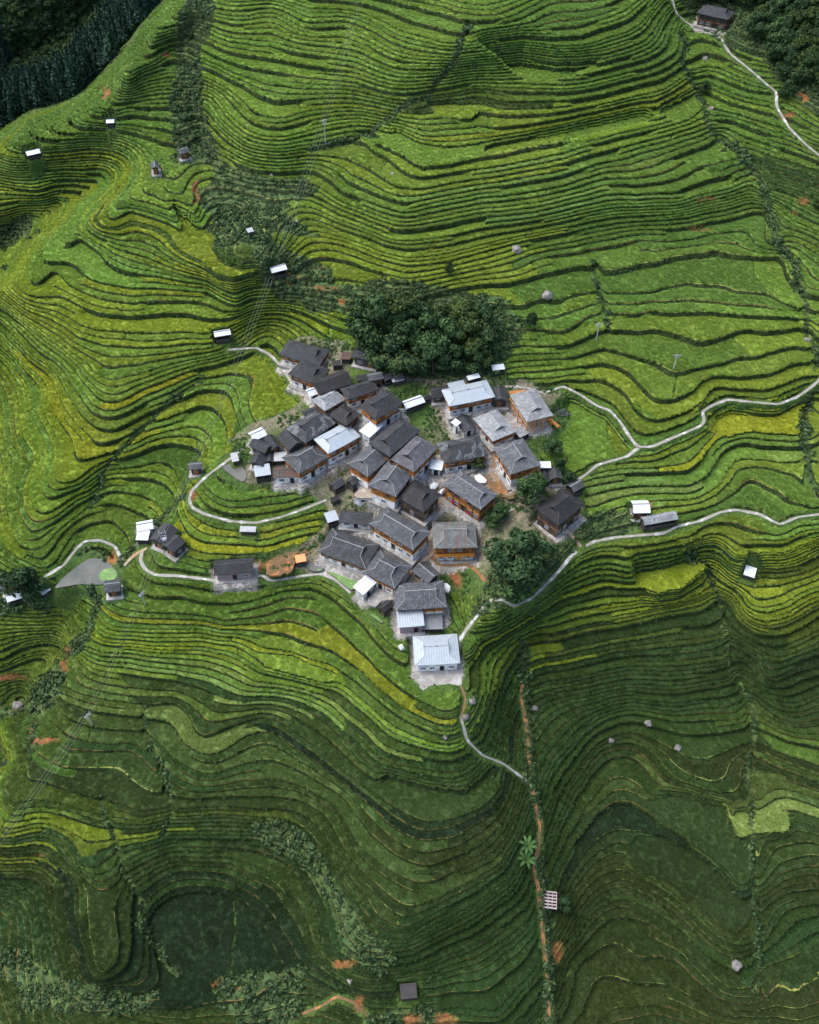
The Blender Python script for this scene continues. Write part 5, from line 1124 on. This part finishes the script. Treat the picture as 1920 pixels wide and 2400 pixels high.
# scrub, bank grass, garden greens
sh = [bush(s, 70, .30, M_SHRB) for s in range(4)]
scr = (bil(blurg(scrub, 1), LU, LVv) > .45) & inside & ~inpoly(VILLAGE, LU, LVv) & (bil(dirt, LU, LVv) < .5)
P, i = sample(scr, 9000); s_ = (.35+.75*GEN.random(len(P))**1.8)*(.6+.9*vnoise(P[:, 0]/9, P[:, 1]/9, 91)); scatter('hillside_scrub', P, np.stack([s_, s_, s_*.9], 1), sh, 'shrubs and rank weeds on the unworked slopes and gullies', 'scrub')
bank = (LTER > .5) & ((LF > .87) | (LF < .05)) & inside & ~scr & (bil(dirt, LU, LVv) < .5)
P, i = sample(bank, 30000); s_ = .22+.33*GEN.random(len(P)); scatter('bank_grass', P, np.stack([s_, s_, s_*.9], 1), [grass(s, 26, M_GRAS) for s in range(4)], 'long grass growing on the terrace banks', 'grass')
P, i = sample(bank & (vnoise(LT[:, 0, 0]/15, LT[:, 0, 1]/15, 95) > .62), 4500); s_ = .22+.35*GEN.random(len(P))**2; scatter('bank_shrubs', P, np.stack([s_, s_, s_], 1), sh, 'small shrubs on the overgrown terrace banks', 'scrub')
vil = inpoly(VILLAGE, LU, LVv) & (bil(blurg(yard > .5, 2), LU, LVv) < .12) & (bil(dirt, LU, LVv) < .3)
cx_ = LT.mean(1); inh = np.zeros(len(cx_), bool)
for h in HOUSES:
    X_ = cx_[:, 0]-h.c[0]; Y_ = cx_[:, 1]-h.c[1]; inh |= (np.abs(X_*h.d[0]+Y_*h.d[1]) < h.L/2+.5) & (np.abs(-X_*h.d[1]+Y_*h.d[0]) < h.D/2+.7)
P, i = sample(vil & ~inh & (vnoise(cx_[:, 0]/6, cx_[:, 1]/6, 96) > .50), 1700); s_ = .18+.42*GEN.random(len(P))**2; scatter('garden_greens', P, np.stack([s_, s_, s_*.8], 1), [bush(20+s, 60, .3, M_VEG) for s in range(3)], 'vegetables and weeds growing between the village houses', 'garden plants')
# banana plants
def banana(u_, v_, k, label):
    x, y, z = ground_px(u_, v_); z = float(land_z(np.array([x]), np.array([y]))[0]); e = empty('banana_plant', (x, y, z), rng.random()*6); e.scale = (k, k, k); tag(e, label, 'banana plant', 'banana plants')
    m = MB(); m.bar((0, 0, -.3), (0, 0, 2.0), .16, 7, r2=.1); m.build('stem', M_BANA, e)
    for i in range(8):
        a = i*.785+.3*rng.random(); V = []; n_ = 6
        for j in range(n_+1):
            s = j/n_; r_ = .1+2.0*s; zz = 2.0+1.3*math.sin(s*2.3)-.25*s; w_ = .30*math.sin(math.pi*min(1, .12+.86*s))+.02; c_, s2 = math.cos(a), math.sin(a)
            V += [(c_*r_-s2*w_, s2*r_+c_*w_, zz-.12), (c_*r_, s2*r_, zz), (c_*r_+s2*w_, s2*r_-c_*w_, zz-.12)]
        F = [(3*j+q, 3*j+q+1, 3*j+q+4, 3*j+q+3) for j in range(n_) for q in (0, 1)]; m = MB(); m.v = V; m.f = F; m.build('leaf', M_BANA, e)
for q in [(1236,1990,1.15,'upper of the two bright banana plants beside the red gully path'), (1234,2022,1.2,'lower of the two bright banana plants beside the red gully path'), (1188,1392,.9,'banana plant below the huge village tree, on the left'), (1215,1400,.9,'banana plant below the huge village tree, in the middle'), (1160,880,.7,'banana plant at the right end of the grove'), (1755,62,.8,'banana plant behind the lone house in the top right corner')]: banana(*q)
# rice: sprays of upright leaves standing on every paddy
rm_, rt_, rb_ = nmat('rice_leaves'); ta = N(rt_, 'ShaderNodeAttribute', attribute_name='crop'); ta.attribute_type = 'INSTANCER'
tb = N(rt_, 'ShaderNodeAttribute', attribute_name='tint'); cc = mixc(rt_, 1.0, ta.outputs['Color'], ramp(rt_, tb.outputs['Fac'], [(0, (.75, .78, .7)), (1, (1.4, 1.35, 1.2))]), 'MULTIPLY'); L(rt_, cc, rb_.inputs['Base Color']); rb_.inputs['Roughness'].default_value = .6; rb_.inputs['Specular IOR Level'].default_value = .35
tl_ = N(rt_, 'ShaderNodeBsdfTranslucent'); L(rt_, cc, tl_.inputs[0]); mx_ = N(rt_, 'ShaderNodeMixShader'); mx_.inputs[0].default_value = .3; L(rt_, rb_.outputs[0], mx_.inputs[1]); L(rt_, tl_.outputs[0], mx_.inputs[2]); L(rt_, mx_.outputs[0], rt_.nodes['Material Output'].inputs[0])
def rice_tuft(seed):
    g_ = np.random.default_rng(seed); n_ = 30; a = g_.random(n_)*6.283; r_ = .40*np.sqrt(g_.random(n_)); b = g_.random(n_)*6.283; l = .29*(.7+.6*g_.random(n_)); w_ = .06
    x0, y0 = np.cos(a)*r_, np.sin(a)*r_; V = np.stack([np.stack([x0-np.sin(b)*w_, y0+np.cos(b)*w_, np.full(n_, -.05)], 1), np.stack([x0+np.sin(b)*w_, y0-np.cos(b)*w_, np.full(n_, -.05)], 1), np.stack([x0+np.cos(b)*l*1.15, y0+np.sin(b)*l*1.15, l], 1)], 1).reshape(-1, 3)
    return mesh_np('rice', V, np.arange(n_*3).reshape(-1, 3), rm_, g_.random(n_)[:, None].repeat(3, 1))
cf = ff[is_crop]; cm_ = mm[is_crop]; fr = (uc > -30) & (uc < 1950) & (vc > -30) & (vc < 2430); ca_ = np.linalg.norm(np.cross(CT[:, 1]-CT[:, 0], CT[:, 2]-CT[:, 0]), axis=1)/2*fr*((cf > .12) & (cf < .80) | (cm_))
print('crop area', ca_.sum()); NR = 125000; i = GEN.choice(len(CT), NR, p=ca_/ca_.sum()); a, b = GEN.random(NR), GEN.random(NR); s = a+b > 1; a[s] = 1-a[s]; b[s] = 1-b[s]
P = CT[i, 0]+(CT[i, 1]-CT[i, 0])*a[:, None]+(CT[i, 2]-CT[i, 0])*b[:, None]; s_ = .8+.4*GEN.random(NR)
o = scatter('rice_plants', P, np.stack([s_, s_, s_*(.7+.5*vnoise(P[:, 0]/5, P[:, 1]/5, 98))], 1), [rice_tuft(s) for s in range(5)], 'rice plants standing on all the terraces', 'rice')
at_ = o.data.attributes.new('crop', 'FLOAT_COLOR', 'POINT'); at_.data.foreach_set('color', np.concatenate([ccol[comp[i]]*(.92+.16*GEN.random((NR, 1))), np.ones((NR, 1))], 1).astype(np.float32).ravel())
print('plants', round(time.time()-T0, 1))
# ------------------------------------------------------------------ poles, wires, stones, small things
M_POLE = surf('weathered_concrete_pole', (.42,.43,.43)); M_STEEL = surf('galvanised_steel', (.45,.47,.5), rough=.5); M_WIRE = surf('aluminium_wire', (.40,.42,.42), bumpd=0)
M_ROCK = surf('grey_rock', (.30,.28,.27), var=.35, scale=1.5, second=(.16,.15,.14), secamt=.3, bumpd=.12, fine=5); M_TARP = surf('white_tarpaulin', (.70,.72,.74), var=.1, bumpd=.05, fine=3); M_STRAW = surf('grey_straw', (.30,.28,.25), var=.35)
def at(u_, v_):
    x, y, z = ground_px(u_, v_); return float(x), float(y), float(land_z(np.array([x]), np.array([y]))[0])
def pole(u_, v_, h_, label, ang=0.0):
    x, y, z = at(u_, v_); e = empty('power_pole', (x, y, z-.3), ang); tag(e, label, 'power pole', 'power poles')
    m = MB(); m.bar((0, 0, -.5), (0, 0, h_), .16, 8, r2=.10); m.build('pole_shaft', M_POLE, e)
    m = MB(); m.box(-1.0, 1.0, -.06, .06, h_-.45, h_-.33); m.build('cross_arm', M_STEEL, e)
    m = MB(); m.box(-.7, .7, -.05, .05, h_-1.1, h_-1.0); m.build('cross_arm', M_STEEL, e)
    for k in (-.9, 0, .9): m = MB(); m.bar((k, 0, h_-.33), (k, 0, h_-.08), .07, 6); m.build('insulator', M_PALE, e)
    return x, y, z-.3+h_-.1
PL = {}
for key, a in dict(top=(763,328,7.5,'power pole high on the main hill above the village'), mid=(340,1414,5.6,'grey power pole in the terraces below the left fork'), low=(216,1697,5.6,'grey power pole on the lower left spur among red-edged terraces'),
                   r1=(1399,790,6.5,'power pole at the left end of the wide right terraces'), r2=(1579,865,5.5,'slim power pole in the middle of the right terraces'), vil=(945,990,7.0,'tall pale pole standing between the big dark roofs in mid village')).items(): PL[key] = pole(*a, ang=.9 if key in ('top', 'mid', 'low') else 0)
# transformer on its platform by the left fork
x, y, z = at(392,1285); e = empty('transformer_stand', (x, y, z), .35); tag(e, 'white ladder-like transformer stand leaning over the dark barns at the left fork', 'transformer')
for k in (-.7, .7): m = MB(); m.bar((k, 0, -.5), (k, 0, 7.0), .12, 8); m.build('pole_shaft', M_POLE, e)
for zz in (2.2, 3.2, 4.2, 5.2, 6.2): m = MB(); m.box(-.8, .8, -.05, .05, zz, zz+.1); m.build('cross_bar', M_STEEL, e)
m = MB(); m.box(-.5, .5, -.4, .4, 3.32, 4.15); m.build('transformer_tank', M_STEEL, e)
for k in (-.6, -.2, .2, .6): m = MB(); m.bar((k, 0, 6.32), (k, 0, 6.7), .07, 6); m.build('insulator', M_PALE, e)
PL['tra'] = (x, y, z+6.6)
def wire(a, b, sag, label, r=.014):
    n_ = 22; P = [Vector((a[0]+(b[0]-a[0])*i/n_, a[1]+(b[1]-a[1])*i/n_, a[2]+(b[2]-a[2])*i/n_-4*sag*(i/n_)*(1-i/n_))) for i in range(n_+1)]
    m = MB(); o_ = 0
    d = (P[-1]-P[0]).normalized(); s = d.cross(Vector((0, 0, 1))).normalized(); t = s.cross(d)
    for p in P: m.v += [tuple(p+s*r), tuple(p+t*r), tuple(p-s*r), tuple(p-t*r)]
    for i in range(n_): m.f += [(4*i+k, 4*i+(k+1) % 4, 4*i+4+(k+1) % 4, 4*i+4+k) for k in range(4)]
    tag(m.build('power_wire', M_WIRE), label, 'wire', 'power line wires')
x0, y0 = unproj(860, -60, 62*VS+7); far = (float(x0), float(y0), 62*VS+7); x0, y0 = unproj(-60, 2040, -50*VS+5); near_ = (float(x0), float(y0), -50*VS+5)
for a, b, sg, lb in [(far, PL['top'], 1.0, 'wire above the main hill to the top power pole'), (PL['top'], PL['tra'], 5.0, 'long sagging wire from the top power pole down to the transformer'), (PL['tra'], PL['mid'], .5, 'wire between transformer and the pole below the left fork'), (PL['mid'], PL['low'], 1.2, 'wire between the two lower left poles'), (PL['low'], near_, 1.5, 'wire leaving the lowest pole to the bottom left')]:
    for k, nm in ((-.9, 'left '), (0, 'middle '), (.9, 'right ')):
        d = Vector((b[0]-a[0], b[1]-a[1], 0)).normalized(); s = Vector((-d.y, d.x, 0))*(-k); wire(tuple(Vector(a)+s), tuple(Vector(b)+s), sg, nm+lb)
def rock(name, u_, v_, r, label, cat='boulder', mat=None, tall=.8, seed=1, cone=False, grp='boulders and stacks among the terraces'):
    x, y, z = at(u_, v_); bm = bmesh.new(); bmesh.ops.create_icosphere(bm, subdivisions=3, radius=1)
    for v_b in bm.verts:
        p = v_b.co; k = 1+.28*(float(vnoise(p.x*1.5+seed*5, p.y*1.5+p.z*1.1, seed))-.5)*2
        if cone: t_ = (p.z+1)/2; k *= (1.05-.75*t_*t_); p.z = p.z*1.3
        p.x *= k*r; p.y *= k*r; p.z *= k*r*tall
    me = bpy.data.meshes.new(name); bm.to_mesh(me); bm.free(); me.materials.append(mat or M_ROCK); o = bpy.data.objects.new(name, me); sc.collection.objects.link(o); o.location = (x, y, z+r*tall*.3)
    tag(o, label, cat, grp)
for i, q in enumerate([
 ('boulder', 1105,1642,1.05,'round grey boulder just below the lowest house'), ('boulder', 1091,1683,.75,'smaller round boulder on the footpath under the lowest house'), ('boulder', 1284,692,1.5,'pale tall boulder on the slope right of the grove'), ('boulder', 1211,588,1.3,'pinkish boulder in a bank of the main hill'),
 ('boulder', 1727,2262,1.1,'white boulder in the dark paddies of the lower right'), ('boulder', 1432,1736,.8,'white round stone in the right bowl of terraces'), ('boulder', 1590,1752,.9,'whitish rock pile in the middle of the right bowl'), ('boulder', 1670,250,1.0,'grey rock in the upper right gully'), ('boulder', 1655,130,1.0,'grey stone block among the upper right terraces'),
 ('boulder', 42,1650,1.2,'pinkish rock in the dark valley at the left edge'), ('boulder', 1043,1727,.6,'pale pink stone in a paddy corner of the lower spur'), ('boulder', 1895,790,.9,'rock at the right edge beside the ravine'), ('boulder', 1100,88,.9,'pale rock on the top of the main hill'), ('boulder', 1255,1660,.7,'small rock beside the red gully path'), ('boulder', 1520,1695,.9,'pinkish flat rock in the right bowl'),
]): rock(*q, seed=i+1)
for i, q in enumerate([('straw_stack', 590,688,.75,'grey pointed straw stack right of the left terraces'), ('straw_stack', 920,406,.7,'pointed straw stack at the ditch on the main hill'), ('straw_stack', 635,393,.6,'pointed straw stack at the edge of the scrubby slope'), ('straw_stack', 821,2297,.75,'grey straw stack near the bottom of the picture'), ('straw_stack', 581,290,.6,'small straw stack in the upper left of the main hill'), ('straw_stack', 695,518,.6,'pale straw stack in the scrubby slope')]): rock(*q, cat='straw stack', mat=M_STRAW, tall=1.2, seed=30+i, cone=True)
def tarp(pts, z_, label):
    x, y, z = ground_px(*np.array(pts).mean(0)); z = float(bil(H, *np.array(pts).mean(0)))+z_; P = np.array([unproj(a, b, z) for a, b in pts]); c_ = P.mean(0); m = MB(); n_ = len(P); g_ = np.random.default_rng(int(x*7) & 255)
    m.v = [(c_[0], c_[1], z+.35)]+[((p[0]+c_[0])/2, (p[1]+c_[1])/2, z+.2+.2*g_.random()) for p in P]+[(p[0], p[1], z-.1) for p in P]+[(p[0], p[1], z-.7) for p in P]
    m.f = [(0, 1+i, 1+(i+1) % n_) for i in range(n_)]+[(1+i, 1+n_+i, 1+n_+(i+1) % n_, 1+(i+1) % n_) for i in range(n_)]+[(1+n_+i, 1+2*n_+i, 1+2*n_+(i+1) % n_, 1+n_+(i+1) % n_) for i in range(n_)]
    tag(m.build('tarpaulin', M_TARP), label, 'tarpaulin', 'tarpaulins over stacks')
tarp(zpoly('B', '480,1100 540,1072 610,1140 600,1165 520,1170'), .8, 'large white tarpaulin heap beside the three-storey wooden house')
tarp(zpoly('B', '30,1190 75,1155 125,1180 90,1225 40,1232'), .8, 'crumpled white tarpaulin left of the central lane')
tarp(zpoly('E', '1395,420 1430,430 1485,480 1440,525 1400,500'), .8, 'white plastic sheet at the right corner of the large slate roof')
tarp(zpoly('E', '955,1035 1000,1020 1020,1060 985,1075'), .7, 'small white sheet left of the lowest house')
tarp(zpoly('B', '120,1260 170,1222 200,1232 150,1280'), .8, 'white sheet by the steps above the three-storey wooden house')
# rounded flat concrete roof
P = zpoly('C', '1235,880 1260,830 1330,790 1410,765 1450,790 1470,850 1515,870 1480,885 1380,895 1290,900'); gx, gy, gz = ground_px(*zp('C', 1380, 950)); e = empty('concrete_house', (0, 0, 0)); tag(e, 'low house with rounded flat concrete roof and pale block walls', 'house', 'houses of the hillside village')
o = flat_poly('roof_slab', P, float(gz)+2.5, surf('stained_flat_concrete', (.50,.46,.40), var=.2, second=(.34,.28,.22), secamt=.3), .18); o.parent = e
x, y = unproj(np.array(P)[:, 0], np.array(P)[:, 1], float(gz)+2.5); c_ = np.array((x.mean(), y.mean())); Q = np.stack([x, y], 1); Q = c_+(Q-c_)*.94; m = MB(); n_ = len(Q)
m.v = [(a, b, float(gz)+2.30) for a, b in Q]+[(a, b, float(gz)-1.5) for a, b in Q]; m.f = [(i, n_+i, n_+(i+1) % n_, (i+1) % n_) for i in range(n_)]; m.build('wall', M_PLAST, e)
for i in (6, 7, 8): a, b = Q[i], Q[(i+1) % n_]; c2 = (a+b)/2; d = (b-a)/np.hypot(*(b-a)); w_ = empty('window', (c2[0], c2[1], float(gz)+1.1), math.atan2(d[1], d[0])+math.pi); w_.parent = e; m = MB(); m.box(-.5, .5, -.06, .06, 0, .7); m.build('pane', M_GLASS, w_)
# wooden drying rack in the right gully
x, y, z = at(1288,2115); e = empty('drying_rack', (x, y, z), -.12); tag(e, 'pinkish wooden slat rack on posts beside the red gully path', 'drying rack')
M_RACK = surf('sun_bleached_planks', (.36,.30,.29), var=.3)
for i in range(6): m = MB(); m.box(-1.5, 1.5, -1.8+i*.7, -1.8+i*.7+.34, 1.6, 1.68); m.build('slat', M_RACK, e)
for i in range(4): m = MB(); m.box(-1.5+i*.95, -1.36+i*.95, -1.9, 2.0, 1.69, 1.77); m.build('batten', M_RACK, e)
for a in (-1.3, 1.3):
    for b in (-1.6, 1.7): m = MB(); m.box(a-.07, a+.07, b-.07, b+.07, -.6, 1.59); m.build('post', M_OLDW, e)
# bare pole frame by the long barn and timber pile
def logs(u_, v_, n_, ln, ang, label):
    x, y, z = at(u_, v_); e = empty('timber_pile', (x, y, z), ang); tag(e, label, 'timber pile', 'timber piles')
    for i in range(n_): k = i % 4; r_ = i//4; m = MB(); m.bar((-ln/2+.2*rng.random(), -.45+.3*k, .12+.24*r_), (ln/2+.2*rng.random(), -.45+.3*k, .12+.24*r_), .12, 6); m.build('log', M_TIMB, e)
logs(1212,922,8,4.5,.1,'stack of orange timber behind the unfinished timber house'); logs(1300,985,7,3.5,-1.0,'stack of orange timber right of the unfinished timber house'); logs(960,1275+60,4,3.0,-.5,'pale planks lying along the lane below the orange-beam house')
# pile of old grey tiles beside the timber house
x, y, z = at(1312,955); e = empty('tile_pile', (x, y, z), -.9); tag(e, 'heap of old grey tiles and boards right of the unfinished timber house', 'tile pile')
for i in range(26): m = MB(); a, b = rng.uniform(-2.8, 2.8), rng.uniform(-1.2, 1.2); m.box(-.5, .5, -.18, .18, 0, .06); o = m.build('tile_row', RM['dark2'], e); o.location = (a, b, .1+.25*rng.random()); o.rotation_euler = (rng.uniform(-.3, .3), rng.uniform(-.3, .3), rng.random()*3)
# skirt so that the land goes on below and beyond the frame
GZ = np.minimum(H, ZF)-.5; ring = [(0, j) for j in range(NU)]+[(i, NU-1) for i in range(1, NV)]+[(NV-1, j) for j in range(NU-2, -1, -1)]+[(i, 0) for i in range(NV-2, 0, -1)]; ring = ring[::4]; m = MB(); n_ = len(ring); mid = np.array((GX.mean(), GY.mean()))
for s, dz in ((0, -.3), (40, -18), (140, -40), (700, -55), (4200, -60)):
    for (i, j) in ring: p = np.array((GX[i, j], GY[i, j])); d = p-mid; d /= np.hypot(*d); q = p+d*s; hz = float(H[i, j]); zz = hz+dz if s < 100 else max(-100.0, min(hz+dz, hz*.5-60)); m.v.append((q[0], q[1], zz))
for r_ in range(4): m.f += [(r_*n_+i, (r_+1)*n_+i, (r_+1)*n_+(i+1) % n_, r_*n_+(i+1) % n_) for i in range(n_)]
o = m.build('surrounding_hills', surf('wooded_hills', (.030,.058,.024), var=.4, scale=.05, fine=.5)); o['kind'] = 'structure'; o['label'] = 'wooded slopes falling away beyond the terraces'
print('done', round(time.time()-T0, 1))
